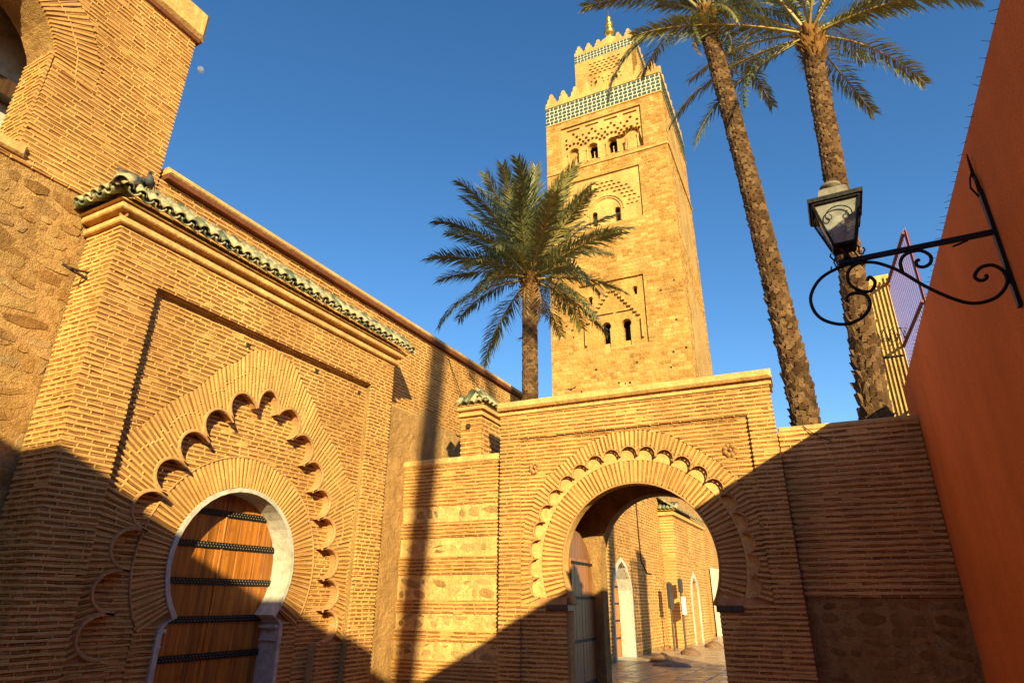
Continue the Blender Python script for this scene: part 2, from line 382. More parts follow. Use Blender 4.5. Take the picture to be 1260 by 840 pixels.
class Masonry:
    """Collects pieces on a wall, then builds the largest ones singly and the rest as one part."""
    def __init__(s, root): s.root = root; s.lots = {}; s.mortar = MB()
    def piece(s, lot, fr, u, z, w, h, n, depth, ang=0.0):
        O, U, Nn = fr; Z = np.array([0, 0, 1.0]); c, sn = math.cos(ang), math.sin(ang)
        a = (U*c+Z*sn)*w; b = (-U*sn+Z*c)*h; d = Nn*depth; p = frame_point(fr, u, z, n)
        s.lots.setdefault(lot, []).append((p, a, b, d))
    def ridge(s, fr, pts, widths, n_top, n_base, jit=.0026):
        # a mortar bed along a polyline in wall coordinates
        n = len(pts)
        if n < 2: return
        vs = []
        for i in range(n):
            u, z = pts[i]; a = pts[max(i-1, 0)]; b = pts[min(i+1, n-1)]
            dx, dz = b[0]-a[0], b[1]-a[1]; L = math.hypot(dx, dz)+1e-9; px, pz = -dz/L, dx/L
            h = widths[i]*.5; lo = -h+rnd.uniform(-jit, jit); hi = h+rnd.uniform(-jit, jit); t = n_top+rnd.uniform(-.004, .003)
            bv = min(.006, h*.3)
            for off, nn in ((lo, n_base), (lo+bv*.3, t-bv), (lo+bv*1.2, t), (hi-bv*1.2, t), (hi-bv*.3, t-bv), (hi, n_base)):
                vs.append(frame_point(fr, u+px*off, z+pz*off, nn))
        fs = []
        for i in range(n-1):
            for k in range(5): fs.append((i*6+k, (i+1)*6+k, (i+1)*6+k+1, i*6+k+1))
        fs += [(5, 4, 3, 2, 1, 0), tuple((n-1)*6+k for k in range(6))]
        s.mortar.add(vs, fs)
    def courses(s, fr, outer, holes, n, pitch=.08, bh=.036, bl=.25, lot='brick', depth=.03, proud=.006, step=.09, perp=.013, beds=True):
        z0 = min(p[1] for p in outer); z1 = max(p[1] for p in outer); k = 0
        z = z0+pitch*.5
        while z < z1:
            iv = scan(outer, z)
            for h in holes: iv = subtract(iv, scan(h, z))
            wob = rnd.uniform(-.003, .003)
            for a, b in iv:
                if b-a < .03: continue
                x = a+perp*.4-(rnd.random()*bl*.9 if b-a > bl else 0); first = True
                while x < b-.02:
                    L = bl*rnd.uniform(.72, 1.18); x0 = max(x, a+.006); x1 = min(x+L, b-.006)
                    if b-x1 < .06: x1 = b-.006
                    if x1-x0 > .025 and rnd.random() < .04 and bh < .2:
                        s.ridge(fr, [(x0, z), (x1, z)], [bh*1.1]*2, n+proud*.5, n-depth, .004)
                    elif x1-x0 > .025:
                        s.piece(lot, fr, (x0+x1)/2, z+wob, x1-x0, bh*rnd.uniform(.86, 1.12), n+rnd.uniform(-.007, .003), depth, rnd.uniform(-.012, .012))
                        if x1 < b-.03:
                            s.ridge(fr, [(x1+perp*.5, z-bh*.6), (x1+perp*.5+rnd.uniform(-.003, .003), z+bh*.6)], [perp*rnd.uniform(.5, 1.3)]*2, n+proud*.55, n-depth, .002)
                    x = x1+perp
                    if x1 >= b-.007: break
            if beds:
                zb = z+pitch*.5
                iv = scan(outer, zb-.001)
                for h in holes: iv = subtract(iv, scan(h, zb))
                for a, b in iv:
                    m = max(2, int((b-a)/step)+1); pts = [(a+(b-a)*i/(m-1), zb+rnd.uniform(-.0028, .0028)) for i in range(m)]
                    s.ridge(fr, pts, [(pitch-bh)*rnd.uniform(.84, 1.14) for _ in pts], n+proud, n-depth)
            z += pitch
    def fan(s, fr, c, inner, outer, a0, a1, n, space=.078, bw=.034, depth=.03, proud=.007, lot='voussoir', bl=.25, rmax=None, zmin=None):
        # radial bricks between two outlines about a centre; inner/outer are radius functions of the angle
        th = a0
        while th < a1:
            ri, ro = inner(th), outer(th)
            if ri is None or ro is None: th += .03; continue
            rm = (ri+ro)/2; dth = space/rm*rnd.uniform(.92, 1.08)
            if ro-ri > .03:
                k = max(1, int(round((ro-ri)/bl))); L = (ro-ri)/k
                for i in range(k):
                    r0 = ri+i*L+.006; r1 = ri+(i+1)*L-(.018 if i < k-1 else .004); r = (r0+r1)/2
                    t2 = th+rnd.uniform(-.004, .004)
                    s.piece(lot, fr, c[0]+r*math.cos(t2), c[1]+r*math.sin(t2), r1-r0, bw*(r/rm)**.6*rnd.uniform(.85, 1.12), n+rnd.uniform(-.006, .003), depth, t2)
                    if i < k-1: s.ridge(fr, [(c[0]+(r1+.009)*math.cos(th-dth*.3), c[1]+(r1+.009)*math.sin(th-dth*.3)), (c[0]+(r1+.009)*math.cos(th+dth*.3), c[1]+(r1+.009)*math.sin(th+dth*.3))], [.016]*2, n+proud*.8, n-depth, .002)
                tb = th+dth/2; ri2, ro2 = inner(tb), outer(tb)
                if ri2 and ro2 and ro2 > ri2+.02:
                    m = max(2, int((ro2-ri2)/.12)+2); rs = [ri2+(ro2-ri2)*i/(m-1) for i in range(m)]
                    s.ridge(fr, [(c[0]+r*math.cos(tb), c[1]+r*math.sin(tb)) for r in rs], [max(.01, dth*r-bw*(r/rm)**.6)*rnd.uniform(.9, 1.08) for r in rs], n+proud, n-depth, .003)
            th += dth
    def rubble(s, fr, u0, u1, z0, z1, n, hs=(.13, .24), ls=(.16, .42), lot='stone', proud=.03, fill=.9):
        z = z0
        while z < z1-.05:
            h = min(rnd.uniform(*hs), z1-z); u = u0-rnd.random()*.2
            while u < u1:
                L = rnd.uniform(*ls); a, b = max(u, u0), min(u+L, u1)
                if b-a > .08:
                    s.piece(lot, fr, (a+b)/2, z+h/2+rnd.uniform(-.02, .02), (b-a)*fill*rnd.uniform(.72, 1.12), h*fill*rnd.uniform(.65, 1.15), n, proud*rnd.uniform(.3, 1.6), rnd.uniform(-.28, .28))
                u += L
            z += h
    def finish(s, spec, mortar_mat='mortar', limit=300, single=True):
        # spec: lot -> (unit shapes, material key, name of the joined remainder)
        for lot, items in s.lots.items():
            units, mk, rest = spec[lot]; mat = MAT[mk]
            P = np.array([i[0] for i in items]); A = np.array([i[1] for i in items]); B = np.array([i[2] for i in items])
            pa, pb, p0 = to_pixel(P+A), to_pixel(P+B), to_pixel(P)
            area = np.abs((pa-p0)[:, 0]*(pb-p0)[:, 1]-(pa-p0)[:, 1]*(pb-p0)[:, 0])
            vis = (p0[:, 0] > -5) & (p0[:, 0] < 1265) & (p0[:, 1] > -5) & (p0[:, 1] < 845)
            area = np.where(np.isfinite(area) & vis, area, -1)
            order = np.argsort(-area); top = [i for i in order[:limit] if area[i] > 0] if single else []
            meshes = []
            for V, Fc in units:
                mb = MB(); mb.add(V[:, [0, 1, 2]], Fc); meshes.append(mb.mesh(lot, mat))
            for i in top:
                p, a, b, d = items[i]
                o = bpy.data.objects.new(lot, meshes[rnd.randrange(len(meshes))])
                place(o, s.root, Matrix(((a[0], b[0], d[0], p[0]), (a[1], b[1], d[1], p[1]), (a[2], b[2], d[2], p[2]), (0, 0, 0, 1))))
            ts = set(int(i) for i in top); others = [i for i in range(len(items)) if i not in ts]
            if others:
                mb = MB()
                for i in others:
                    p, a, b, d = items[i]; V, Fc = units[rnd.randrange(len(units))]
                    mb.add(p+V[:, :1]*a+V[:, 1:2]*b+V[:, 2:3]*d, Fc, rnd.random())
                mb.build(rest, mat, s.root, kind='stuff')
        if s.mortar.v: s.mortar.build('mortar', MAT[mortar_mat], s.root, kind='stuff')
SPEC = {'brick': (BRICKS, 'brick', 'brickwork'), 'voussoir': (BRICKS, 'brick', 'arch_brickwork'), 'stone': (STONES, 'rubble', 'stonework')}

Z3 = np.array([0, 0, 1.0])
def left_frame(x): return (np.array([x, 0, 0.0]), np.array([0, 1.0, 0]), np.array([1.0, 0, 0]))
GD = np.array([math.cos(AZ), math.sin(AZ), 0]); GN = np.array([-math.sin(AZ), math.cos(AZ), 0])
def gate_frame(D): return (GN*D, GD, -GN)
X_MAIN, X_PORTAL, X_RED = -6.277, -5.72, 1.124
FT, FP = left_frame(X_MAIN), left_frame(X_PORTAL)
FG, FW = gate_frame(8.6), gate_frame(8.72)
def near_frame(y): return (np.array([0, y, 0.0]), np.array([1.0, 0, 0]), np.array([0, -1.0, 0]))   # faces the camera side
rect = lambda u0, u1, z0, z1: [(u0, z0), (u1, z0), (u1, z1), (u0, z1)]

# ================================================================== THE SETTING
g = MB(); g.add([(-3000, -3000, -.03), (3000, -3000, -.03), (3000, 3000, -.03), (-3000, 3000, -.03)], [(0, 1, 2, 3)])
tag(g.build('ground', MAT['earth']), 'bare brown earth spreading out round the walls', 'ground', kind='structure')
pv = MB(); pv.box((-6.2, -4, -.028), (1.1, 46, -.012))
pave = pv.build('pavement', MAT['grout']); tag(pave, 'stone slab pavement running through the gate', 'pavement', kind='structure')
slab_v, slab_f = [(-.5,-.5,0),(.5,-.5,0),(.5,.5,0),(-.5,.5,0),(-.5,-.5,.8),(.5,-.5,.8),(.5,.5,.8),(-.5,.5,.8),(-.49,-.49,1),(.49,-.49,1),(.49,.49,1),(-.49,.49,1)], [(8,9,10,11),(0,1,5,4),(1,2,6,5),(2,3,7,6),(3,0,4,7),(4,5,9,8),(5,6,10,9),(6,7,11,10),(7,4,8,11)]
slab_mesh = MB().add(slab_v, slab_f).mesh('paving_slab', MAT['slab'])
rest = MB(); nsl = 0
W_S, L_S = .62, .92
for j in range(54):
    for i in range(12):
        x = -6.2+W_S*(i+.5); y = -3.9+L_S*(j+.5)+(.46 if i % 2 else 0)
        if x > 1.1: continue
        px = to_pixel(np.array([x, y, 0.0]))
        th = .018+rnd.uniform(-.004, .004)
        M = Matrix.Translation((x, y, -.014))@Matrix.Rotation(rnd.uniform(-.004, .004), 4, 'Z')@Matrix.Rotation(rnd.uniform(-.003, .003), 4, 'X')@Matrix.Diagonal((W_S-.02, L_S-.02, th, 1))
        if y > 13 and 690 < px[0] < 905 and px[1] < 850 and nsl < 300:
            o = bpy.data.objects.new('paving_slab', slab_mesh); place(o, pave, M); nsl += 1
        else: rest.add([M@Vector(v) for v in slab_v], slab_f, rnd.random())
rest.build('slab_paving', MAT['slab'], pave, kind='stuff')

# ================================================================== RED BUILDING AND THE HOUSE BEHIND THE CAMERA
red = thing('red_building', (3, 3, 0), 'smooth terracotta red plastered wall filling the right edge', 'building')
r = MB(); r.box((X_RED, -3.0, -.03), (5.5, 9.42, 4.17)); r.build('wall', MAT['red'], red)
r = MB(); r.box((X_RED, -3.0, 4.17), (5.5, 9.42, 4.235)); r.build('coping', MAT['red'], red)
hb = thing('neighbour_house', (2, -5, 0), 'red plastered house across the lane behind the viewer', 'house')
r = MB(); r.box((-4.2, -8.5, -.03), (5.5, -3.02, 5.10)); r.build('wall', MAT['red'], hb)
r = MB(); r.box((-4.26, -8.5, 5.10), (5.5, -3.0, 5.25)); r.build('parapet', MAT['red'], hb)

# ================================================================== TOWER ON THE LEFT
tw = thing('brick_tower', (X_MAIN-1, 0, 0), 'tall brick tower above rough rubble stone at upper left', 'tower')
ZB = 5.38
op = [(.75, 5.56), (2.08, 5.56), (2.10, 6.66), (2.04, 6.86), (1.93, 7.05), (1.76, 7.20), (1.58, 7.30), (1.42, 7.33), (1.26, 7.30), (1.08, 7.20), (.91, 7.05), (.80, 6.86), (.74, 6.66)]
c = MB(); c.plate(FT, rect(-4, 3.40, -.03, 8.18), [op], -.50, -.024); c.build('wall_core', MAT['stucco'], tw)
c = MB(); c.box((X_MAIN-3.5, -4, -.03), (X_MAIN-.98, 3.40, 8.20)); c.build('inner_wall', MAT['white'], tw)
c = MB(); c.box((X_MAIN-.979, -4, 5.3), (X_MAIN-.502, 3.38, 5.5)); c.box((X_MAIN-.979, -4, 7.6), (X_MAIN-.502, 3.38, 7.8)); c.build('floor_slab', MAT['stucco'], tw)
c = MB(); c.box((X_MAIN-.97, .4, 6.52), (X_MAIN-.80, 2.6, 6.72)); c.build('beam', MAT['dark_wood'], tw)
c = MB(); c.fbox(FT, .6, 2.14, 5.44, 5.56, -.5, .05, bev=.02); c.build('sill', MAT['plaster_cap'], tw)
ms = Masonry(tw)
arch_c = (1.42, 6.66)
ext = [(.30, 6.55), (2.54, 6.55), (2.50, 6.95), (2.30, 7.35), (1.95, 7.62), (1.42, 7.72), (.89, 7.62), (.54, 7.35), (.34, 6.95)]
ms.courses(FT, rect(.2, 3.395, ZB, 8.20), [op, ext], 0, pitch=.052, bh=.023, bl=.15)
ms.courses(FT, [(2.10, ZB+1.17), (2.545, ZB+1.17), (2.545, 6.66), (2.10, 6.66)], [op], 0, pitch=.052, bh=.023, bl=.15)
ms.fan(FT, arch_c, lambda t: (ray_poly(arch_c, t, op) or 0)+.004, lambda t: ray_poly(arch_c, t, ext), -.08, math.pi+.08, 0, space=.052, bw=.023)
# jamb bricks on the far reveal, facing the viewer
FJ = near_frame(2.08)
ms.courses((np.array([0, 2.055, 0.0]), FJ[1], FJ[2]), rect(X_MAIN-.49, X_MAIN-.005, 5.57, 6.75), [], 0, pitch=.052, bh=.023, bl=.15)
ms.rubble(FT, .3, 3.39, .0, ZB-.02, -.022, hs=(.05, .19), ls=(.06, .48), proud=.011, fill=1.02)
ms.finish(SPEC)
c = MB(); c.fbox(FT, -4, 3.43, 8.18, 8.26, -.8, .035, bev=.01); c.build('clay_course', MAT['clay_lip'], tw)
c = MB(); c.fbox(FT, -4, 3.47, 8.25, 8.70, -.8, .07, bev=.05); c.build('coping', MAT['plaster_cap'], tw)

# ================================================================== MAIN WALL OF THE MOSQUE
mw = thing('mosque_wall', (X_MAIN-.3, 20, 0), 'long brick mosque wall running back from the portal past the gate', 'wall')
ZS = 4.62
fd = [(19.15, -.03), (21.0, -.03), (21.0, 1.5), (20.96, 1.9), (20.8, 2.25), (20.45, 2.58), (20.08, 2.75), (19.7, 2.58), (19.35, 2.25), (19.19, 1.9), (19.15, 1.5)]
fo_core = [(20.075+(u-20.075)*1.108, -.03 if z < 0 else z*1.035) for u, z in fd]
c = MB(); c.plate(FT, [(3.40, -.03), (3.9, -.03), (3.9, 3.1), (6.2, 3.1), (6.2, -.03), (19.05, -.03)]+fo_core[:1:-1]+[(21.1, -.03), (46, -.03), (46, 6.08), (3.40, 6.08)], [], -.6, -.03)
c.build('wall_core', MAT['stucco'], mw)
# uneven stucco skin at the foot of the wall between portal and garden wall
sk = MB(); nu, nz = 40, 60; U0, U1 = 7.2, 10.4
for i in range(nu+1):
    for j in range(nz+1):
        u = U0+(U1-U0)*i/nu; z = -.02+(ZS+.02)*j/nz
        top = ZS+.10*math.sin(u*2.3)+.05*math.sin(u*7.1+1); z = min(z, top) if j < nz else top
        sk.v.append((X_MAIN+.004+.010*math.sin(u*5+z*3)*math.cos(z*4.3)+rnd.uniform(-.005, .007), u, z)); sk.t.append(.5)
for i in range(nu):
    for j in range(nz): a = i*(nz+1)+j; sk.f.append((a, a+nz+1, a+nz+2, a+1))
sk.build('stucco_skin', MAT['stucco'], mw)
mm = Masonry(mw)
mm.courses(FT, rect(3.41, 10.4, 4.55, 6.08), [rect(3, 7.0, 0, 5.2)], 0, pitch=.054, bh=.024, bl=.15)
mm.courses(FT, rect(10.4, 17.0, 4.3, 6.08), [], 0, pitch=.06, bh=.026, bl=.18, step=.2)
mm.courses(FT, rect(17.0, 26.5, .05, 5.6), [fd], 0, pitch=.1, bh=.05, bl=.3, step=.4)
mm.courses(FT, rect(31.5, 37, .05, 5.2), [], 0, pitch=.12, bh=.06, bl=.36, step=.6)
mm.finish(SPEC)
c = MB(); c.fbox(FT, 3.44, 46, 6.08, 6.155, -.65, .085, bev=.008); c.build('clay_course', MAT['clay_lip'], mw)
c = MB(); c.fbox(FT, 3.44, 46, 6.155, 6.25, -.65, .075, bev=.03); c.build('coping', MAT['plaster_cap'], mw)
# far arched doorway
ring = [(u, z) for u, z in fd]
def inset(poly, c, k, kz=None): return [(c[0]+(u-c[0])*k, c[1]+(z-c[1])*(kz or k)) for u, z in poly]
fo = [(20.075+(u-20.075)*1.13, -.02 if z < 0 else z*1.045) for u, z in fd]
c = MB(); c.plate(FT, fo, [[(u, max(z, 0.0)) for u, z in fd]], -.415, .03); c.build('door_surround', MAT['white'], mw)
c = MB(); c.plate(FT, fo, [], -.50, -.42); far_leaf = c.build('door', MAT['door_wood'], mw)
c = MB()
for z in (.5, 1.0, 1.5, 2.0): c.fbox(FT, 19.2, 20.95, z, z+.05, -.42, -.40)
c.build('iron_band', MAT['iron'], far_leaf)

# ================================================================== PORTAL
pt = thing('mosque_portal', (X_PORTAL-.3, 5.06, 0), 'brick portal with scalloped arch and studded wooden door under green tiles', 'portal')
PY0, PY1, CY = 2.87, 7.25, 5.06
PL, PR, PT = 3.36, 6.77, 4.50
n1, n2 = -.10, -.225
lobe_off = [(0, 3.86), (.33, 3.65), (.61, 3.38), (.87, 3.07), (1.06, 2.75), (1.21, 2.38), (1.32, 2.0), (1.375, 1.62), (1.40, 1.25)]
lobe_off = [(o, z) for o, z in lobe_off]
def scallops(centres, c0, h, bulge=.28, seg=9, pull=.1):
    # centres run left -> right; returns outline of the scalloped edge and the list of arcs
    n = len(centres); cus = []
    for i in range(n-1):
        a, b = centres[i], centres[i+1]; m = ((a[0]+b[0])/2, (a[1]+b[1])/2)
        cus.append(m)
    d0 = (centres[0][0]-cus[0][0], centres[0][1]-cus[0][1]); d1 = (centres[-1][0]-cus[-1][0], centres[-1][1]-cus[-1][1])
    cus = [(centres[0][0]+d0[0], centres[0][1]+d0[1])]+cus+[(centres[-1][0]+d1[0], centres[-1][1]+d1[1])]
    pulled = []
    for p in cus:
        dx, dz = p[0]-c0[0], p[1]-c0[1]; L = math.hypot(dx, dz); pulled.append((p[0]-dx/L*pull, p[1]-dz/L*pull))
    arcs = []
    for i in range(n):
        a, b = pulled[i], pulled[i+1]; m = ((a[0]+b[0])/2, (a[1]+b[1])/2)
        ex, ez = (b[0]-a[0])/2, (b[1]-a[1])/2; L = math.hypot(ex, ez); ox, oz = -ez/L, ex/L
        if (m[0]-c0[0])*ox+(m[1]-c0[1])*oz < 0: ox, oz = -ox, -oz
        A = []
        for k in range(seg+1):
            t = math.pi*k/seg; q = 1+bulge*math.sin(t)
            A.append((m[0]-ex*math.cos(t)*q+ox*h*math.sin(t), m[1]-ez*math.cos(t)*q+oz*h*math.sin(t)))
        arcs.append(A)
    return [p for A in arcs for p in A[:-1]]+[arcs[-1][-1]], arcs
cl = [(CY-o, z) for o, z in lobe_off[:0:-1]]+[(CY+o, z) for o, z in lobe_off]
C0 = (CY, 1.95)
sc, sc_arcs = scallops(cl, (CY, 2.2), .265, .13, 14, .085)
zlow = min(sc[0][1], sc[-1][1])
ul, ur = CY-1.27, CY+1.27
hole_in = [(ul, -.03), (ul, sc[0][1])]+sc+[(ur, sc[-1][1]), (ur, -.03)]
# front frame
c = MB()
c.plate(FP, [(PY0+.03, -.03), (PL, -.03), (PL, PT), (PR, PT), (PR, -.03), (PY1-.03, -.03), (PY1-.03, 4.974), (PY0+.03, 4.974)], [], -.55, -.03); c.build('wall_core', MAT['stucco'], pt)
# scalloped plate
c = MB(); c.plate(FP, [(PL, -.03)]+hole_in+[(PR, -.03), (PR, PT), (PL, PT)], [], n2-.05, n1-.03); c.build('scalloped_plate', MAT['moulding'], pt)
# door opening
DR, DZ = .785, 1.94
def horseshoe(cu, cz, r, zi, wj, n=28, z0=-.03):
    a = math.degrees(math.asin((zi-cz)/r)); pts = arc(cu, cz, r, 180-a, a, n)     # from left impost over crown to right impost
    return [(cu-wj, z0), (cu-wj, zi-.10), (cu-wj+.035, zi-.05)]+pts+[(cu+wj-.035, zi-.05), (cu+wj, zi-.10), (cu+wj, z0)]
dop = horseshoe(CY, DZ, DR, 1.44, .735)
dout = horseshoe(CY, DZ, DR+.048, 1.42, .785)
c = MB(); c.plate(FP, rect(ul-.24, ur+.24, -.03, 4.25)[:1]+dout+rect(ul-.24, ur+.24, -.03, 4.25)[1:], [], n2-.06, n2-.03); c.build('inner_field', MAT['moulding'], pt)
c = MB(); c.plate(FP, dout[:1]+dop+dout[:0:-1], [], n2-.30, n2+.03); c.build('door_surround', MAT['white'], pt)
c = MB()
for s in (-1, 1):
    e = CY+s*.735; c = MB(); c.fbox(FP, min(e, e-s*.05), max(e, e-s*.05), 1.30, 1.335, n2-.25, n2+.02, bev=.006); c.build('impost_moulding', MAT['white'], pt)
    c = MB(); c.fbox(FP, min(e, e-s*.03), max(e, e-s*.03), 1.17, 1.19, n2-.25, n2+.01, bev=.005); c.build('impost_moulding', MAT['white'], pt)
door = MB(); door.plate(FP, rect(CY-1.0, CY+1.0, -.02, 3.0), [], n2-.42, n2-.30); dr = door.build('door', MAT['dark_wood'], pt)
w = .148; k = 0
u = CY-.82
while u < CY+.82:
    ww = w*rnd.uniform(.85, 1.15); q = MB(); dd = rnd.uniform(0, .006)
    q.fbox(FP, u+.0008, u+ww-.0008, -.01, 2.85, n2-.30, n2-.268+dd*.5, tone=rnd.random(), bev=.002); q.build('plank', MAT['door_wood'], dr); u += ww
for z in (.68, 1.045, 1.405, 1.78, 2.155, 2.50):
    q = MB(); q.fbox(FP, CY-.8, CY+.8, z-.030, z+.036, n2-.264, n2-.246)
    q.build('iron_band', MAT['iron'], dr); q = MB()
    for i in range(40):
        uu = CY-.79+i*.04
        for zz in (z-.010, z+.017):
            cc = frame_point(FP, uu+(.02 if zz > z else 0), zz, n2-.246); q.add([cc+Z3*.009, cc+np.array([0, .009, 0]), cc-Z3*.009, cc-np.array([0, .009, 0]), cc+np.array([.008, 0, 0])], [(0, 4, 1), (1, 4, 2), (2, 4, 3), (3, 4, 0)])
    q.build('band_studs', MAT['lead'], dr, kind='stuff')
c = MB(); c.fbox(FP, CY-.012, CY+.012, 0, 2.8, n2-.265, n2-.252, bev=.004); c.build('meeting_stile', MAT['door_wood'], dr)
# scallop rims
c = MB()
for A in sc_arcs:
    c.tube([frame_point(FP, p[0], p[1], n1-.002) for p in A], .020, 6)
c.build('scallop_rim', MAT['moulding'], pt)
# brickwork of the portal
mp = Masonry(pt)
mp.courses(FP, [(PY0, 0), (PL, 0), (PL, PT), (PR, PT), (PR, 0), (PY1, 0), (PY1, 4.975), (PY0, 4.975)], [], 0, pitch=.05, bh=.022, bl=.13)
ext_p = [(PL+.01, 1.12), (PL+.03, 3.02), (3.60, 3.16), (3.85, 3.47), (4.12, 3.70), (4.30, 3.96), (4.52, 4.12), (4.68, 4.31), (4.90, 4.40), (CY, 4.47), (5.22, 4.40), (5.44, 4.31), (5.60, 4.12), (5.82, 3.96), (6.0, 3.70), (6.27, 3.47), (6.52, 3.16), (PR-.03, 3.02), (PR-.01, 1.12)]
mp.courses(FP, rect(PL, PR, 0, PT), [ext_p, [(ul, -.1), (ul, 1.12), (ur, 1.12), (ur, -.1)]], n1, pitch=.05, bh=.022, bl=.13)
sc_poly = [(ul, -.03)]+sc+[(ur, -.03)]
mp.fan(FP, C0, lambda t: (ray_poly(C0, t, sc_poly, True) or 0)+.02, lambda t: ray_poly(C0, t, ext_p), -.45, math.pi+.45, n1, space=.052, bw=.023, bl=.2)
ringo = arc(CY, DZ, 1.17, 180+27, -27, 40)
ring_poly = [(CY-1.02, -.1), (CY-1.02, 1.35)]+ringo+[(CY+1.02, 1.35), (CY+1.02, -.1)]
mp.courses(FP, hole_in, [ring_poly], n2, pitch=.05, bh=.022, bl=.13)
mp.courses(FP, [(CY-1.02, 0), (CY-1.02, 1.37), (CY+1.02, 1.37), (CY+1.02, 0)], [dout], n2, pitch=.05, bh=.022, bl=.13)
mp.fan(FP, (CY, DZ), lambda t: DR+.052, lambda t: 1.165, -.56, math.pi+.56, n2+.012, space=.05, bw=.021, bl=.3)
# near flank, facing the viewer
FN = near_frame(PY0)
mp.courses(FN, rect(X_MAIN+.005, X_PORTAL-.002, 0, 4.975), [], 0, pitch=.05, bh=.022, bl=.13)
mp.finish(SPEC)
c = MB(); c.tube([frame_point(FP, CY+1.172*math.cos(t), DZ+1.172*math.sin(t), n2+.012) for t in np.linspace(-.45, math.pi+.45, 40)], .012, 6); c.build('ring_moulding', MAT['moulding'], pt)
# cornice, stepping out twice, round the front and the near flank
def cornice(name, z0, z1, out, mat, far=0.0, bev=.012):
    c = MB(); a = X_MAIN; b = X_PORTAL+out; y0, y1 = PY0-out, PY1+far+out
    q = bev
    outline = lambda x, e: [(a, y0-e), (x+e, y0-e), (x+e, y1+e), (a, y1+e)]
    lv = [(z0, -q), (z0+q, 0), (z1-q, 0), (z1, -q)]
    for z, e in lv: c.v.extend([(x, y, z) for x, y in outline(b, e)]); c.t.extend([.5]*4)
    for i in range(3):
        for k in range(3): c.f.append((i*4+k, i*4+k+1, (i+1)*4+k+1, (i+1)*4+k))
    c.f += [(3, 2, 1, 0), (12, 13, 14, 15)]
    return c.build(name, MAT[mat], pt)
cornice('cornice_band', 4.975, 5.045, .055, 'plaster_cap')
cornice('cornice_neck', 5.045, 5.095, .002, 'brick', bev=.001)
cornice('cornice_band', 5.095, 5.165, .10, 'plaster_cap')
# a row of brick ends under the upper band
c = MB()
i = 0; y = PY0-.05
while y < PY1+.04:
    c.fbox(FP, y, y+.062, 5.047, 5.092, .0, .014+rnd.uniform(-.008, .008)); y += .075
x = X_MAIN+.03
while x < X_PORTAL:
    c.fbox(FN, x, x+.062, 5.047, 5.092, .0, .014+rnd.uniform(-.008, .008)); x += .075
c.build('dentil_course', MAT['brick'], pt, kind='stuff')
# glazed barrel tiles
def barrel(length, r0, r1, thick, up_side=True, seg=7):
    # along +x from 0 to length, arched upwards when up_side
    V, Fc = [], []
    for k, (x, r) in enumerate(((0, r0), (length, r1))):
        for rr in (r, r-thick):
            for i in range(seg+1):
                t = math.pi*i/seg; V.append((x, rr*math.cos(t), (rr*math.sin(t) if up_side else -rr*math.sin(t))))
    m = seg+1
    for i in range(seg):
        Fc += [(i, i+1, 2*m+i+1, 2*m+i), (m+i+1, m+i, 3*m+i, 3*m+i+1), (i+1, i, m+i, m+i+1), (2*m+i, 2*m+i+1, 3*m+i+1, 3*m+i)]
    Fc += [(0, 2*m, 3*m, m), (seg, m+seg, 3*m+seg, 2*m+seg)]
    return V, Fc
cov = MB().add(*barrel(.22, .056, .068, .012)).mesh('roof_tile', MAT['roof_tile'], True)
pan = MB().add(*barrel(.22, .062, .070, .013, False)).mesh('pan_tile', MAT['roof_tile'], True)
EX, EZ = X_PORTAL+.20, 5.232           # eave line
slope = rad(40); TIER = .115; NT = 3
roof = MB(); ry0, ry1 = PY0-.19, PY1+.17
run = TIER*NT*math.cos(slope); rise = TIER*NT*math.sin(slope); z0r = 5.168
roof.add([(EX-.07, ry0+.05, z0r), (EX-.07, ry1, z0r), (EX-.07-run, ry1, z0r+rise), (EX-.07-run, ry0+.05+run, z0r+rise), (X_MAIN, ry1, z0r+rise), (X_MAIN, ry0+.05+run, z0r+rise), (X_MAIN, ry0+.05, z0r), (X_MAIN, ry1, z0r)],
         [(0, 1, 2, 3), (3, 2, 4, 5), (0, 3, 5, 6), (1, 7, 4, 2), (0, 6, 7, 1)])
rf = roof.build('roof', MAT['plaster_cap'], pt)
PITCH_T = .142
def tile_at(mesh, name, M): place(bpy.data.objects.new(name, mesh), rf, M@Matrix.Rotation(rnd.uniform(-.05, .05), 4, 'Z')@Matrix.Rotation(rnd.uniform(-.03, .03), 4, 'Y'))
y = ry0+.05; first = True
while y < ry1:
    nt_ = min(NT, max(1, int((y-ry0+.02)/(TIER*math.cos(slope)))+1))
    for k in range(nt_):
        x = EX-TIER*math.cos(slope)*k; z = EZ+TIER*math.sin(slope)*k
        B0 = Matrix.Rotation(slope, 4, 'Y')@Matrix.Rotation(math.pi, 4, 'Z')
        tile_at(cov, 'roof_tile', Matrix.Translation((x+rnd.uniform(-.010, .010), y+rnd.uniform(-.006, .006), z+.02+rnd.uniform(-.004, .005)))@Matrix.Rotation(.06, 4, 'Y')@B0)
        tile_at(pan, 'pan_tile', Matrix.Translation((x+.012+rnd.uniform(-.010, .010), y+PITCH_T/2+rnd.uniform(-.005, .005), z+.022))@B0)
    y += PITCH_T
x = EX-.12; NEY = PY0-.215
while x > X_MAIN-.02:
    nt_ = min(NT, max(1, int((EX-x)/(TIER*math.cos(slope)))))
    for k in range(nt_):
        yy = NEY+TIER*math.cos(slope)*k; z = EZ+TIER*math.sin(slope)*k
        B0 = Matrix.Rotation(math.pi/2, 4, 'Z')@Matrix.Rotation(-slope, 4, 'Y')
        tile_at(cov, 'roof_tile', Matrix.Translation((x+rnd.uniform(-.006, .006), yy+rnd.uniform(-.010, .010), z+.02))@B0)
        tile_at(pan, 'pan_tile', Matrix.Translation((x-PITCH_T/2, yy-.012, z+.022))@B0)
    x -= PITCH_T
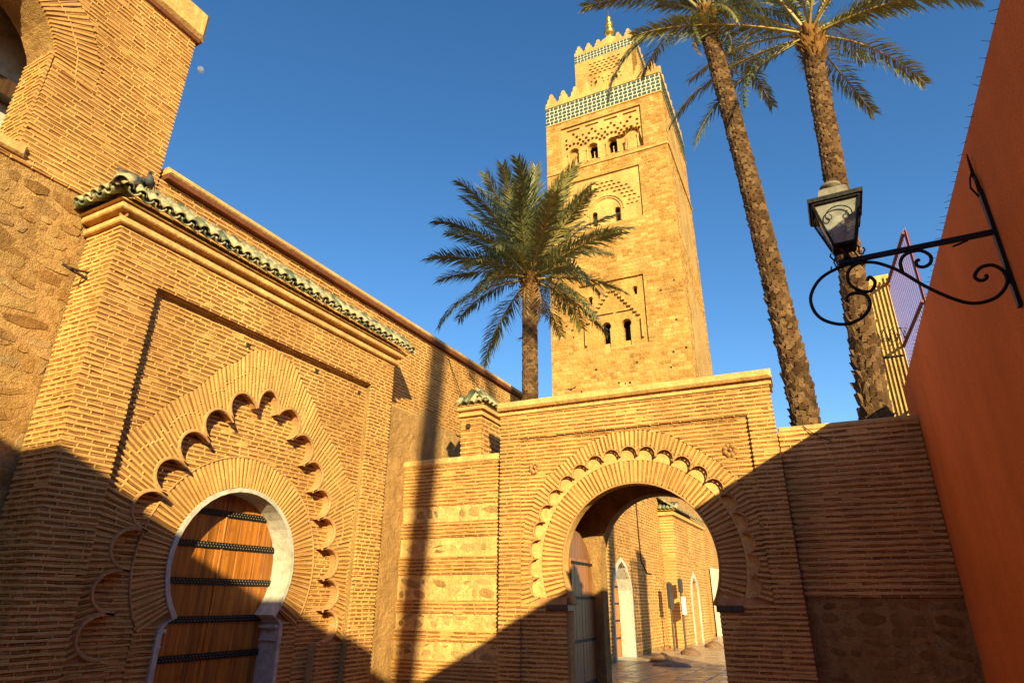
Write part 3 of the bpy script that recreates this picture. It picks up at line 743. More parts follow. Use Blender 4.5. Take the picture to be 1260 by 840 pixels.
hipm = MB().add(*barrel(.26, .080, .092, .014)).mesh('hip_tile', MAT['roof_tile'], True)
for k in range(3):
    q = TIER*math.cos(slope)*k
    tile_at(hipm, 'hip_tile', Matrix.Translation((EX-.005-q, NEY+.005+q, EZ+.03+TIER*math.sin(slope)*k))@Matrix.Rotation(rad(135), 4, 'Z')@Matrix.Rotation(-rad(36), 4, 'Y'))
for hu, hz in ((4.62, 4.36), (5.75, 4.40), (6.62, 4.36)):
    c = MB(); c.fbox(FP, hu-.03, hu+.03, hz-.028, hz+.028, n1-.06, n1+.008); c.build('beam_end_or_hole_shade', MAT['dark'], pt)  # no timber here: dark boxes painted as the shade of small wall holes
# iron stub on the near flank
st = thing('iron_hook', (X_MAIN+.3, PY0, 4.5), 'small forked iron hook on the near flank of the portal', 'hook')
c = MB(); p0 = np.array([-6.05, PY0+.01, 4.45])
c.tube([p0, p0+np.array([.0, -.14, .02]), p0+np.array([-.03, -.24, .06])], .016, 6); c.tube([p0+np.array([0, 0, .07]), p0+np.array([-.02, -.13, .05]), p0+np.array([.04, -.2, .02])], .013, 6); c.build('prong', MAT['iron_rust'], st)

# ================================================================== GARDEN WALL WITH STONE BANDS
gw = thing('banded_wall', (-5.2, 8.6, 0), 'wall of brick courses and pale rubble bands between portal and gate', 'wall')
c = MB(); c.fbox(FW, -6.05, -4.0, -.03, 3.62, -.4, -.03); c.build('wall_core', MAT['band_plaster'], gw)
mb_ = Masonry(gw)
bands = [(0.20, .50), (.77, 1.05), (1.18, 1.44), (1.58, 1.97), (2.21, 2.50), (2.73, 3.0)]
stone_b = bands if False else [(.30, .50), (.80, 1.03), (1.20, 1.43), (1.60, 1.95), (2.23, 2.49), (2.75, 2.99)]
z = 0.0
cuts = [rect(-7, -3, a, b) for a, b in stone_b]
mb_.courses(FW, rect(-5.9, -4.08, 0, 3.62), cuts, -.012, pitch=.054, bh=.021, bl=.2)
for a, b in stone_b:
    if b-a > .3:
        m = (a+b)/2; mb_.rubble(FW, -5.86, -4.1, a+.03, m-.01, -.034, hs=(.08, .16), ls=(.05, .40), proud=.012, fill=1.06); mb_.rubble(FW, -5.86, -4.1, m+.01, b-.03, -.034, hs=(.08, .16), ls=(.05, .40), proud=.012, fill=1.06)
    else: mb_.rubble(FW, -5.86, -4.1, a+.03, b-.03, -.034, hs=(.10, .19), ls=(.05, .40), proud=.012, fill=1.06)
mb_.finish({**SPEC, 'stone': (STONES, 'band_stone', 'stonework')})
c = MB(); c.fbox(FW, -6.02, -4.09, 3.62, 3.74, -.42, .03, bev=.03); c.build('coping', MAT['plaster_cap'], gw)
c = MB(); c.fbox(FW, -6.06, -5.90, -.03, 3.60, -.03, .012, bev=.01); c.build('corner_strip', MAT['stucco'], gw)

# ================================================================== ROOFED PIER BEHIND THE GARDEN WALL
pr = thing('roofed_pier', (-5.0, 9.3, 0), 'small square brick pier with green tiled cap behind the banded wall', 'pier')
FQ = gate_frame(8.95); FQs = (GN*8.95+GD*(-4.60), GN, GD)
c = MB(); c.fbox(FQ, -4.97, -4.63, -.03, 4.46, -.8, -.03); c.build('pier_core', MAT['stucco'], pr)
mq = Masonry(pr); mq.courses(FQ, rect(-4.98, -4.6, 3.3, 4.46), [], 0, pitch=.08, bl=.2); mq.courses(FQs, rect(.0, .82, 3.3, 4.46), [], 0, pitch=.08, bl=.22); mq.finish(SPEC)
c = MB(); c.fbox(FQ, -5.02, -4.56, 4.46, 4.52, -.86, .04, bev=.01); c.build('cornice_band', MAT['plaster_cap'], pr)
c = MB(); c.fbox(FQ, -4.99, -4.59, 4.52, 4.56, -.83, .015); c.build('cornice_neck', MAT['brick'], pr)
c = MB(); c.fbox(FQ, -5.05, -4.53, 4.56, 4.63, -.89, .07, bev=.015); c.build('cornice_band', MAT['plaster_cap'], pr)
c = MB(); B_ = [frame_point(FQ, u, z, n) for u, z, n in ((-5.06, 4.63, .08), (-4.52, 4.63, .08), (-4.52, 4.63, -.90), (-5.06, 4.63, -.90), (-4.79, 4.95, -.22), (-4.79, 4.95, -.60))]
c.add(B_, [(0, 1, 4), (1, 2, 5, 4), (2, 3, 5), (3, 0, 4, 5), (3, 2, 1, 0)]); cap = c.build('roof', MAT['plaster_cap'], pr)
sm = MB().add(*barrel(.46, .055, .062, .012)).mesh('roof_tile', MAT['roof_tile'], True)
for i in range(4):          # front slope
    u = -5.0+i*.135; p = frame_point(FQ, u, 4.655, .12); L = .42 if i in (1, 2) else .24
    place(bpy.data.objects.new('roof_tile', sm), cap, Matrix.Translation(p)@Matrix.Rotation(AZ+math.pi/2, 4, 'Z')@Matrix.Rotation(-rad(45), 4, 'Y')@Matrix.Diagonal((L/.46, 1, 1, 1)))
for i in range(7):          # side slope
    n = .06-i*.145; p = frame_point(FQ, -4.47, 4.655, n); L = .42 if 0 < i < 6 else .24
    place(bpy.data.objects.new('roof_tile', sm), cap, Matrix.Translation(p)@Matrix.Rotation(AZ+math.pi, 4, 'Z')@Matrix.Rotation(-rad(45), 4, 'Y')@Matrix.Diagonal((L/.46, 1, 1, 1)))
place(bpy.data.objects.new('hip_tile', sm), cap, Matrix.Translation(frame_point(FQ, -4.49, 4.68, .1))@Matrix.Rotation(AZ+math.pi*.72, 4, 'Z')@Matrix.Rotation(-rad(38), 4, 'Y'))
c = MB(); c.fbox(FQ, -4.86, -4.80, 4.26, 4.33, -.05, .05); c.build('beam_end_or_hole_shade', MAT['dark_wood'], pr)
c = MB(); c.fbox(FQs, .35, .72, 3.66, 3.70, -.02, .06); c.build('ledge', MAT['dark_wood'], pr)

# ================================================================== GATEWAY
gt = thing('brick_gateway', (-2.5, 8.7, 0), 'sunlit brick gateway with horseshoe arch ringed by scallops', 'gateway')
GL, GR, GT = -4.08, -.10, 4.28
GC = (-2.085, 2.07)
garch = horseshoe(GC[0], GC[1], 1.06, 1.55, .99, 40)
garch = [(u, z) for u, z in garch]
ga = arc(GC[0], GC[1], 1.06, 180+29, -29, 40)
gopen = [(GC[0]-1.0, -.03), (GC[0]-1.0, 1.53)]+ga+[(GC[0]+1.0, 1.53), (GC[0]+1.0, -.03)]
m0, m1 = -.045, -.130
c = MB(); c.plate(FG, [(GL+.03, -.03)]+gopen+[(GR-.03, -.03), (GR-.03, GT), (GL+.03, GT)], [], -.36, m1-.03); c.build('wall_core', MAT['plaster_cap'], gt)
nl = 21; lobes = []
for i in range(nl):
    a = rad(192-204*i/(nl-1)); lobes.append((GC[0]+1.455*math.cos(a), GC[1]+1.475*math.sin(a)))
gs, gs_arcs = scallops(lobes, GC, .135, .05, 9, .03)
ghole = [(GC[0]-1.0, -.03), (GC[0]-1.0, gs[0][1])]+gs+[(GC[0]+1.0, gs[-1][1]), (GC[0]+1.0, -.03)]
c = MB(); c.plate(FG, [(GL+.03, -.03)]+ghole+[(GR-.03, -.03), (GR-.03, GT), (GL+.03, GT)], [], m1-.03, m0-.03); c.build('scalloped_plate', MAT['moulding'], gt)
GPL, GPR, GPT = -3.75, -.43, 3.875
c = MB(); c.plate(FG, [(GL+.03, -.03), (GPL, -.03), (GPL, GPT), (GPR, GPT), (GPR, -.03), (GR-.03, -.03), (GR-.03, GT), (GL+.03, GT)], [], m0-.03, -.03); c.build('frame_plate', MAT['stucco'], gt)
c = MB()
for A in gs_arcs: c.tube([frame_point(FG, p[0], p[1], m0-.002) for p in A], .010, 6)
c.build('scallop_rim', MAT['moulding'], gt)
mg = Masonry(gt)
mg.courses(FG, [(GL, 0), (GPL, 0), (GPL, GPT), (GPR, GPT), (GPR, 0), (GR, 0), (GR, GT), (GL, GT)], [], 0, pitch=.057, bh=.021, bl=.145)
gext = [(GC[0]-1.66, 1.55), (GC[0]-1.665, 2.1), (GC[0]-1.60, 2.65), (GC[0]-1.42, 3.05), (GC[0]-1.2, 3.32), (GC[0]-.90, 3.54), (GC[0]-.58, 3.75), (GC[0]-.2, 3.855), (GC[0]+.2, 3.855), (GC[0]+.58, 3.75), (GC[0]+.90, 3.54), (GC[0]+1.2, 3.32), (GC[0]+1.42, 3.05), (GC[0]+1.60, 2.65), (GC[0]+1.64, 2.1), (GC[0]+1.645, 1.55)]
mg.courses(FG, rect(GPL, GPR, 0, GPT), [gext, [(GC[0]-1.0, -.1), (GC[0]-1.0, 1.55), (GC[0]+1.0, 1.55), (GC[0]+1.0, -.1)]], m0, pitch=.057, bh=.021, bl=.145)
gs_poly = [(GC[0]-1.3, 1.3)]+gs+[(GC[0]+1.3, 1.3)]
mg.fan(FG, GC, lambda t: (ray_poly(GC, t, gs_poly, True) or 9)+.012, lambda t: ray_poly(GC, t, gext), -.29, math.pi+.29, m0, space=.062, bw=.022, bl=.3)
mg.fan(FG, GC, lambda t: 1.075, lambda t: 1.375, -.33, math.pi+.33, m1, space=.062, bw=.022, bl=.5)
# left reveal of the front arch is smooth plaster; flank bricks at the right end
FGr = (GN*8.6+GD*GR, GN, GD)
mg.courses(FGr, rect(0, .36, 3.7, GT), [], -.03, pitch=.084, bl=.2)
mg.finish(SPEC)
a_in = [p for p in arc(GC[0], GC[1], 1.38, 198, -18, 60)]
c = MB(); c.plate(FG, gs+a_in[::-1], [], m1-.028, m1+.004); c.build('lobe_field', MAT['plaster_cap'], gt)
c = MB(); c.tube([frame_point(FG, u, z, m1+.004) for u, z in ga], .014, 6); c.build('arch_edge', MAT['moulding'], gt)
for s in (-1, 1):
    e = GC[0]+s*1.0; c = MB(); c.fbox(FG, min(e-s*.03, e+s*.29), max(e-s*.03, e+s*.29), 1.475, 1.555, -.34, -.012, bev=.012); c.build('impost', MAT['dark_wood'], gt)
# cornice
c = MB(); c.fbox(FG, GL-.03, GR+.03, GT, GT+.045, -.4, .035, bev=.008); c.build('cornice_band', MAT['plaster_cap'], gt)
c = MB()
u = GL-.02
while u < GR:
    c.fbox(FG, u, u+.072, GT+.047, GT+.085, -.3, -.012+rnd.uniform(-.008, .006)); u += .082
c.build('dentil_course', MAT['brick'], gt, kind='stuff')
c = MB(); c.fbox(FG, GL-.05, GR+.045, GT+.087, GT+.215, -.42, .07, bev=.035); c.build('coping', MAT['plaster_cap'], gt)
# rosettes
for ru, rz in ((-3.515, 3.44), (-.71, 3.455)):
    c = MB(); cc = frame_point(FG, ru, rz, m0+.008)
    for k in range(8):
        a = rad(22+45*k); q = cc+GD*.066*math.cos(a)+Z3*.066*math.sin(a)
        V = [q+(GD*math.cos(t)+Z3*math.sin(t))*.031 for t in np.linspace(0, 2*math.pi, 9)[:-1]]
        c.add(V+[v-GN*.018 for v in V]+[q-GN*.036], [(i, (i+1) % 8, 8+(i+1) % 8, 8+i) for i in range(8)]+[(8+i, 8+(i+1) % 8, 16) for i in range(8)])
    V = [cc+(GD*math.cos(t)+Z3*math.sin(t))*.034 for t in np.linspace(0, 2*math.pi, 9)[:-1]]
    c.add(V+[cc-GN*.05], [(i, (i+1) % 8, 8) for i in range(8)]); c.build('rosette', MAT['brick_pale'], gt)
# porch behind the front arch: side walls, vault, rear arch
FR = gate_frame(10.1)
RC, RW = -2.04, .955
rop = [(RC-RW, -.03), (RC-RW, 2.22)]+arc(RC, 2.22, RW, 180, 0, 24)+[(RC+RW, 2.22), (RC+RW, -.03)]
c = MB(); c.plate(FR, [(-3.6, -.03)]+rop+[(-.5, -.03), (-.5, 4.0), (-3.6, 4.0)], [], -.30, 0); c.build('rear_arch', MAT['stucco'], gt)
c = MB(); c.fbox(FG, -3.72, -3.42, -.03, 4.0, -1.5, -.37); c.fbox(FG, -.80, -.52, -.03, 4.0, -1.5, -.37); c.build('porch_wall', MAT['stucco'], gt)
V = MB(); na = 16
for k, D_ in enumerate((-.365, -1.499)):
    for i in range(na+1):
        a = math.pi*i/na; V.v.append(tuple(frame_point(FG, -2.11+1.32*math.cos(a), 2.45+.95*math.sin(a), D_))); V.t.append(.5)
for i in range(na): V.f.append((i, i+1, na+2+i, na+1+i))
V.build('vault', MAT['stucco'], gt)
c = MB(); c.fbox(FG, -3.72, -.5, 4.0, 4.15, -1.9, -.37); c.build('porch_roof', MAT['plaster_cap'], gt)
# open door leaf against the left side of the porch
lf = (GN*9.03+GD*(-3.13), GN, GD)
c = MB(); c.plate(lf, [(0, .02), (1.0, .02), (1.0, 2.2), (.8, 2.42), (.5, 2.56), (.2, 2.60), (0, 2.60)], [], -.05, -.02); leaf = c.build('door_leaf', MAT['old_wood'], gt)
for i in range(7):
    c = MB(); c.fbox(lf, .004+i*.142, .140+i*.142, .03, 2.18-(.0 if i < 6 else .1), -.02, .0+rnd.uniform(0, .006), tone=rnd.random(), bev=.004); c.build('plank', MAT['old_wood'], leaf)
for z in (.5, 1.05, 1.62, 2.1):
    c = MB(); c.fbox(lf, 0, .99, z, z+.04, .0, .014); c.build('iron_band', MAT['iron'], leaf)

# ================================================================== BRICK WALL AT RIGHT
rw = thing('brick_wall', (.5, 8.7, 0), 'shaded brick wall over rubble footing between gateway and red wall', 'wall')
c = MB(); c.fbox(FW, -.25, 1.60, -.03, 3.64, -.4, -.03); c.build('wall_core', MAT['stucco'], rw)
mr = Masonry(rw)
mr.courses(FW, rect(-.09, 1.50, 1.62, 3.64), [], 0, pitch=.069, bh=.023, bl=.19)
mr.rubble(FW, -.09, 1.5, 0, 1.62, -.028, hs=(.06, .18), ls=(.06, .36), proud=.012, fill=.92)
mr.finish(SPEC)
c = MB(); c.fbox(FW, -.09, 1.60, 3.64, 3.715, -.42, .015, bev=.02); c.build('coping', MAT['plaster_cap'], rw)

# ================================================================== SECOND PORTAL, FAR ALONG THE WALL
p2 = thing('distant_portal', (-5.9, 28.5, 0), 'distant brick portal with green tiled eave seen through the arch', 'portal')
F2 = left_frame(-5.75); A0, A1 = 25.5, 31.6
d2 = [(27.75, -.03), (29.05, -.03), (29.05, 1.6), (29.0, 1.95), (28.8, 2.3), (28.4, 2.55), (28.0, 2.3), (27.8, 1.95), (27.75, 1.6)]
c = MB(); c.plate(F2, [(A0, -.03), (27.75, -.03)]+d2[:1:-1]+[(29.05, -.03), (A1, -.03), (A1, 4.75), (A0, 4.75)], [], -.5, -.02); c.build('wall_core', MAT['stucco'], p2)
m2 = Masonry(p2); m2.courses(F2, rect(A0, A1, 0, 4.75), [d2], 0, pitch=.11, bh=.05, bl=.32, step=.5)
m2.courses(near_frame(A0), rect(X_MAIN, -5.75, 0, 4.75), [], 0, pitch=.11, bh=.05, bl=.3, step=.5); m2.finish(SPEC)
c = MB(); c.plate(F2, [(28.4+(u-28.4)*1.25, -.02 if z < 0 else z*1.07) for u, z in d2], [[(u, max(z, 0)) for u, z in d2]], -.02, .03); c.build('door_surround', MAT['white'], p2)
c = MB(); c.plate(F2, d2, [], -.40, -.34); c.build('door', MAT['white'], p2)
c = MB()
for k in range(9):          # scallop shadows above the door: little recessed lobes built as proud hoods
    a = rad(20+140*k/8); uu, zz = 28.4+1.15*math.cos(a), 2.35+1.2*math.sin(a); c.tube([frame_point(F2, uu+.14*math.cos(t), zz+.14*math.sin(t), .02) for t in np.linspace(0, math.pi, 7)], .035, 5)
c.build('scallop_rim', MAT['moulding'], p2)
c = MB(); c.fbox(F2, A0-.1, A1+.1, 4.75, 4.9, -.6, .1); c.build('cornice_band', MAT['plaster_cap'], p2)
c = MB(); c.add([(-5.55, A0-.2, 4.92), (-5.55, A1+.2, 4.92), (X_MAIN, A1+.2, 5.4), (X_MAIN, A0+.5, 5.4), (X_MAIN, A0-.2, 4.92)], [(0, 1, 2, 3), (0, 3, 4)]); rf2 = c.build('roof', MAT['plaster_cap'], p2)
t2 = MB().add(*barrel(.9, .07, .08, .014)).mesh('roof_tile', MAT['roof_tile'], True)
for i in range(38): place(bpy.data.objects.new('roof_tile', t2), rf2, Matrix.Translation((-5.50, A0-.12+i*.167, 4.95))@Matrix.Rotation(rad(33), 4, 'Y')@Matrix.Rotation(math.pi, 4, 'Z'))
for i in range(5): place(bpy.data.objects.new('roof_tile', t2), rf2, Matrix.Translation((-5.55-i*.16, A0-.24, 4.95))@Matrix.Rotation(math.pi/2, 4, 'Z')@Matrix.Rotation(-rad(33), 4, 'Y')@Matrix.Diagonal((.55, 1, 1, 1)))

# ================================================================== THINGS IN THE FAR COURT
def sign(x, y, h, w, zb, mat, label):
    t = thing('sign_board', (x, y, 0), label, 'sign', 'boards on posts by the wall')
    c = MB(); c.tube([(x, y, -.01), (x, y, h)], .035, 8); c.build('post', MAT['sign_dark'], t)
    c = MB(); c.box((x-.03-.02, y-w/2, zb), (x+.0-.045+.1, y+w/2, h-.05)); c.build('board', MAT[mat], t); return t
sign(-5.75, 24.0, 2.25, .42, 1.35, 'sign_dark', 'dark board on a post against the far wall, left of the pair')
t_ = sign(-5.55, 24.9, 2.40, .34, 1.9, 'sign_dark', 'taller dark post with white notice below its board, right of the pair')
c = MB(); c.box((-5.52, 24.72, 1.15), (-5.44, 25.08, 1.75)); c.build('notice', MAT['sign_white'], t_)
def bundle(x, y, rx, ry, h, mat, label, seed):
    r = random.Random(seed); c = MB(); n, m = 16, 7
    for j in range(m):
        f = j/(m-1); q = (1-f**2.2)
        for i in range(n):
            a = 2*math.pi*i/n; k = q*(1+.12*math.sin(3*a+seed)+.10*r.uniform(-1, 1)); c.v.append((x+rx*k*math.cos(a), y+ry*k*math.sin(a), h*f*(1+.06*r.uniform(-1, 1)))); c.t.append(.5)
    for j in range(m-1):
        for i in range(n): c.f.append((j*n+i, j*n+(i+1) % n, (j+1)*n+(i+1) % n, (j+1)*n+i))
    c.f.append(tuple((m-1)*n+i for i in range(n)))
    tag(c.build('covered_bundle', MAT[mat], None, True), label, 'bundle', 'covered bundles on the paving')
bundle(-4.55, 18.6, .5, .35, .12, 'cloth_grey', 'low grey cloth bundle on the paving nearest the arch', 3)
bundle(-5.05, 19.6, .34, .34, .24, 'cloth_brown', 'brown peaked bundle behind the grey one below the white doorway', 4)
bundle(-4.9, 22.6, .32, .3, .22, 'cloth_brown', 'brown peaked bundle on the paving in front of the sign posts', 5)
bundle(-4.85, 26.4, .34, .3, .24, 'cloth_brown', 'small brown bundle farthest along the paving', 6)
wp = thing('white_pier', (-5.6, 36, 0), 'white plastered buttress with sloping shoulder at the end of the lane', 'buttress')
c = MB(); c.plate(near_frame(35.0), [(-6.2, 0), (-4.55, 0), (-4.55, 1.5), (-4.8, 2.1), (-5.1, 2.5), (-5.2, 3.0), (-6.2, 3.2)], [], -1.0, 0); c.build('buttress_body', MAT['white'], wp)
c = MB(); c.fbox(near_frame(34.9), -4.95, -4.6, 0, .75, -.3, .0, bev=.03); tag(c.build('crate', MAT['dark_wood']), 'small dark crate beside the white buttress far down the lane', 'crate')
# wires
c = MB(); c.tube([(X_MAIN+.03, 22.2, 5.8), (X_MAIN+.03, 22.25, 4.0), (X_MAIN+.03, 22.35, 2.9), (X_MAIN+.03, 23.0, 2.5), (X_MAIN+.03, 23.6, 2.5)], .022, 5); tag(c.build('wall_cable', MAT['cable']), 'dark cable running down the far mosque wall to the signs', 'cable')
c = MB()
pts = [frame_point(FW, .22+.30*i/5, 3.70-.26*i/5-.02*math.sin(i), .03) for i in range(6)]
c.tube(pts, .006, 5); tag(c.build('wall_wire', MAT['cable']), 'thin wire slanting down the top of the shaded brick wall', 'wire')
c = MB(); c.tube([(X_MAIN+.02, 9.6, 6.0), (X_MAIN+.08, 9.9, 5.5), (X_MAIN+.10, 10.2, 5.15)], .008, 5); c.tube([(X_MAIN+.02, 10.4, 5.95), (X_MAIN+.18, 11.2, 5.35)], .008, 5)
tag(c.build('wall_wire', MAT['cable']), 'thin black wire hanging from the wall top above the green capped pier', 'wire')

# ================================================================== MINARET
AZ2 = rad(1.4); MD = np.array([math.cos(AZ2), math.sin(AZ2), 0]); MN = np.array([-math.sin(AZ2), math.cos(AZ2), 0])
MO = 52*np.array([math.sin(rad(-9.45)), math.cos(rad(-9.45)), 0])
mi = thing('minaret', tuple(MO-MD*6.5+MN*6.5), 'tall square stone minaret with carved windows and turquoise tile band', 'minaret')
FM = (MO, MD, -MN); FMS = (MO, MN, MD)
W = 13.0
P1 = rect(-11.3, -2.35, 44.5, 49.95); P2 = rect(-10.55, -3.05, 36.3, 42.4); P3 = rect(-9.95, -3.6, 23.0, 30.0)
small = rect(-10.2-.18, -10.2+.18, 0, 0)
c = MB(); c.plate(FM, rect(-W, 0, -.03, 50.75), [P1, P2, P3], -.6, 0); c.build('front_wall', MAT['minaret_core'], mi)
c = MB(); c.add([frame_point(FM, u, z, n) for z in (-.03, 50.75) for u, n in ((-W, -1.6), (0, -1.6), (0, -W), (-W, -W))], [(0, 1, 5, 4), (1, 2, 6, 5), (2, 3, 7, 6), (3, 0, 4, 7), (4, 5, 6, 7)])
c.add([frame_point(FM, 0, z, n) for z, n in ((-.03, -.6), (-.03, -1.6), (50.75, -1.6), (50.75, -.6))]+[frame_point(FM, -W, z, n) for z, n in ((-.03, -.6), (-.03, -1.6), (50.75, -1.6), (50.75, -.6))], [(0, 1, 2, 3), (7, 6, 5, 4)])
c.build('shaft', MAT['minaret_core'], mi)
def keyhole(cu, z0, zc, w, r, n=12): return [(cu-w, z0), (cu+w, z0), (cu+w, zc-r*.6)]+arc(cu, zc, r, -38, 218, n)+[(cu-w, zc-r*.6)]
def round_hole(cu, cz, r, n=8): return arc(cu, cz, r, 0, 360-360/n, n-1)
def half_moon(cu, cz, r): return arc(cu, cz, r, 0, 180, 6)
# panel 1: arcade of four niches under dotted interlace
H = []; niches = [-9.9, -7.78, -5.66, -3.54]
for i, u in enumerate(niches):
    H.append([(u-.50, 44.75), (u+.50, 44.75), (u+.50, 46.35)]+arc(u, 46.4, .58, 0, 180, 10)[1:-1]+[(u-.50, 46.35)])
    for a in (38, 64, 90, 116, 142): H.append(round_hole(u+1.03*math.cos(rad(a)), 46.5+1.07*math.sin(rad(a)), .20))
for u in (-8.84, -6.72, -4.6):
    for du, dz, rr in ((0, 47.52, .19), (-.36, 47.9, .19), (.36, 47.9, .19), (-.70, 48.4, .19), (.70, 48.4, .19), (0, 48.45, .16)): H.append(round_hole(u+du, dz, rr))
for u in (-10.75, -2.85): H.append(round_hole(u, 47.70, .16)); H.append(round_hole(u, 48.3, .18))
for u in niches: H.append(rect(u-.75, u+.75, 49.35, 49.6)); H.append(round_hole(u, 48.85, .19))
c = MB(); c.plate(FM, rect(-11.3, -2.35, 44.5, 49.95), H, -.62, -.22); c.build('arcade_panel', MAT['minaret_trim'], mi)
c = MB(); c.plate(FM, rect(-11.3, -2.35, 44.5, 49.95), [keyhole(u, 44.85, 46.35, .40, .50) for u in niches[1:3]], -.9, -.66); c.build('arcade_back', MAT['minaret'], mi)
c = MB(); c.fbox(FM, -11.3, -2.35, 44.5, 49.95, -1.6, -1.5); c.build('painted_window_dark', MAT['dark'], mi)  # near-black sheet behind the openings, painting in the unlit interior
for u in [x+s*.62 for x in niches for s in (-1, 1)]:
    c = MB(); c.lathe(frame_point(FM, u, 0, -.16), [(.13, 44.7), (.13, 44.8), (.08, 44.85), (.075, 46.0), (.10, 46.05), (.14, 46.25), (.14, 46.33)], 8); c.build('colonnette', MAT['minaret_trim'], mi)
for u in niches[1:3]:
    c = MB(); c.fbox(FM, u-.33, u+.33, 44.9, 45.35, -.9, -.75); c.fbox(FM, u-.05, u+.05, 45.35, 46.2, -.85, -.78); c.build('window_parapet', MAT['minaret_trim'], mi)
# panel 2: net of half moons over a round arch with a window
H = [keyhole(-5.62, 36.45, 37.85, .26, .30), keyhole(-7.98, 36.45, 37.85, .26, .30), keyhole(-9.95, 40.15, 40.75, .16, .22)]
for j in range(6):
    zz = 39.05+j*.46
    for i in range(-7, 8):
        u = -6.8+(i+.5*(j % 2))*.50; rr = math.hypot(u+6.8, zz-38.0)
        if 2.1 < rr < 3.5: H.append(half_moon(u, zz, .215))
for u in (-4.55, -4.1, -3.6, -9.05, -9.5):
    for zz in (38.1, 38.55): H.append(half_moon(u+(.2 if zz > 38.2 else 0), zz, .17))
c = MB(); c.plate(FM, P2, H, -.42, -.20); c.build('net_panel', MAT['minaret_trim'], mi)
c = MB(); c.fbox(FM, -10.55, -3.05, 36.3, 42.4, -.9, -.75); c.build('painted_window_dark', MAT['dark'], mi)
c = MB(); c.plate(FM, P2, [keyhole(-5.62, 36.45, 37.85, .26, .30), keyhole(-7.98, 36.45, 37.85, .26, .30), keyhole(-9.95, 40.15, 40.75, .16, .22)], -.6, -.43); c.build('panel_back', MAT['minaret'], mi)
for rr in (1.62, 1.88):
    c = MB(); c.tube([frame_point(FM, -6.8+rr*math.cos(t), 37.9+rr*math.sin(t), -.16) for t in np.linspace(-.05, math.pi+.05, 20)], .09, 6); c.build('arch_moulding', MAT['minaret_trim'], mi)
for u in (-5.2, -8.4):
    c = MB(); c.lathe(frame_point(FM, u, 0, -.12), [(.09, 36.4), (.07, 36.5), (.07, 37.6), (.11, 37.75)], 8); c.build('colonnette', MAT['minaret_trim'], mi)
# panel 3: stepped gable moulding, two keyhole windows and two small ones
K3 = [keyhole(-7.48, 23.1, 25.3, .33, .45), keyhole(-5.55, 23.1, 25.3, .33, .45), keyhole(-8.9, 27.85, 28.5, .18, .24), keyhole(-4.5, 28.05, 28.7, .18, .24)]
c = MB(); c.plate(FM, P3, K3, -.8, -.20); c.build('window_panel', MAT['minaret'], mi)
c = MB(); c.fbox(FM, -9.95, -3.6, 23.0, 30.0, -1.5, -1.4); c.build('painted_window_dark', MAT['dark'], mi)
c = MB(); n = 9
for s in (-1, 1):
    for k in range(n):
        u = -6.75+s*(.1+k*.27); z = 29.0-k*.36
        c = MB(); c.fbox(FM, min(u, u+s*.30), max(u, u+s*.30), z-.26, z, -.2, .10, bev=.03); c.build('stepped_moulding', MAT['minaret_trim'], mi)
    c = MB(); c.fbox(FM, min(-6.75+s*2.62, -6.75+s*2.78), max(-6.75+s*2.62, -6.75+s*2.78), 23.6, 25.6, -.1, .10); c.build('side_moulding', MAT['minaret_trim'], mi)
for u in (-7.48, -5.55):
    c = MB(); c.fbox(FM, u-.8, u+.8, 26.55, 26.65, -.1, .0); c.fbox(FM, u-.33, u+.33, 23.1, 23.6, -.5, -.38); c.build('window_trim', MAT['minaret_trim'], mi)
# masonry blocks
mm2 = Masonry(mi)
mm2.courses(FM, rect(-W, 0, 14.0, 43.9), [P2, P3], .02, pitch=.37, bh=.345, bl=.62, lot='stone', depth=.10, perp=.03, beds=False)
mm2.courses(FM, rect(-W, 0, 44.2, 50.7), [P1], .02, pitch=.37, bh=.345, bl=.62, lot='stone', depth=.10, perp=.03, beds=False)
SPN = [rect(2.6, 10.4, 20, 29.5), rect(2.6, 10.4, 34, 43), rect(2.0, 11.0, 44.6, 50.0)]
mm2.courses(FMS, rect(0, W, 14.0, 50.7), SPN, .02, pitch=.37, bh=.345, bl=.66, lot='stone', depth=.10, perp=.03, beds=False)
mm2.finish({'stone': (BLOCKS, 'minaret', 'stonework')})
for fr_, L in ((FM, -W), (FMS, W)):
    a, b = min(0, L), max(0, L)
    c = MB(); c.fbox(fr_, a-.02, b+.06, 43.9, 44.18, -.1, .16, bev=.05); c.build('string_course', MAT['minaret_trim'], mi)
    c = MB(); c.fbox(fr_, a, b+.03, 50.72, 50.88, -.1, .10); c.fbox(fr_, a, b+.03, 53.30, 53.50, -.1, .14); c.build('band_moulding', MAT['minaret_trim'], mi)
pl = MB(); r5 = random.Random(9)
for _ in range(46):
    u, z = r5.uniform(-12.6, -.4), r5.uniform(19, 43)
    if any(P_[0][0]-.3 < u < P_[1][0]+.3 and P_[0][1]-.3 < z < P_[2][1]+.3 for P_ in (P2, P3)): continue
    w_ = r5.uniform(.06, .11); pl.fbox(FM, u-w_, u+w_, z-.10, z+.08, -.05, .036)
pl.build('putlog_shade_boxes', MAT['dark'], mi, kind='stuff')  # solid dark boxes on the face; their colour stands for shade in putlog holes
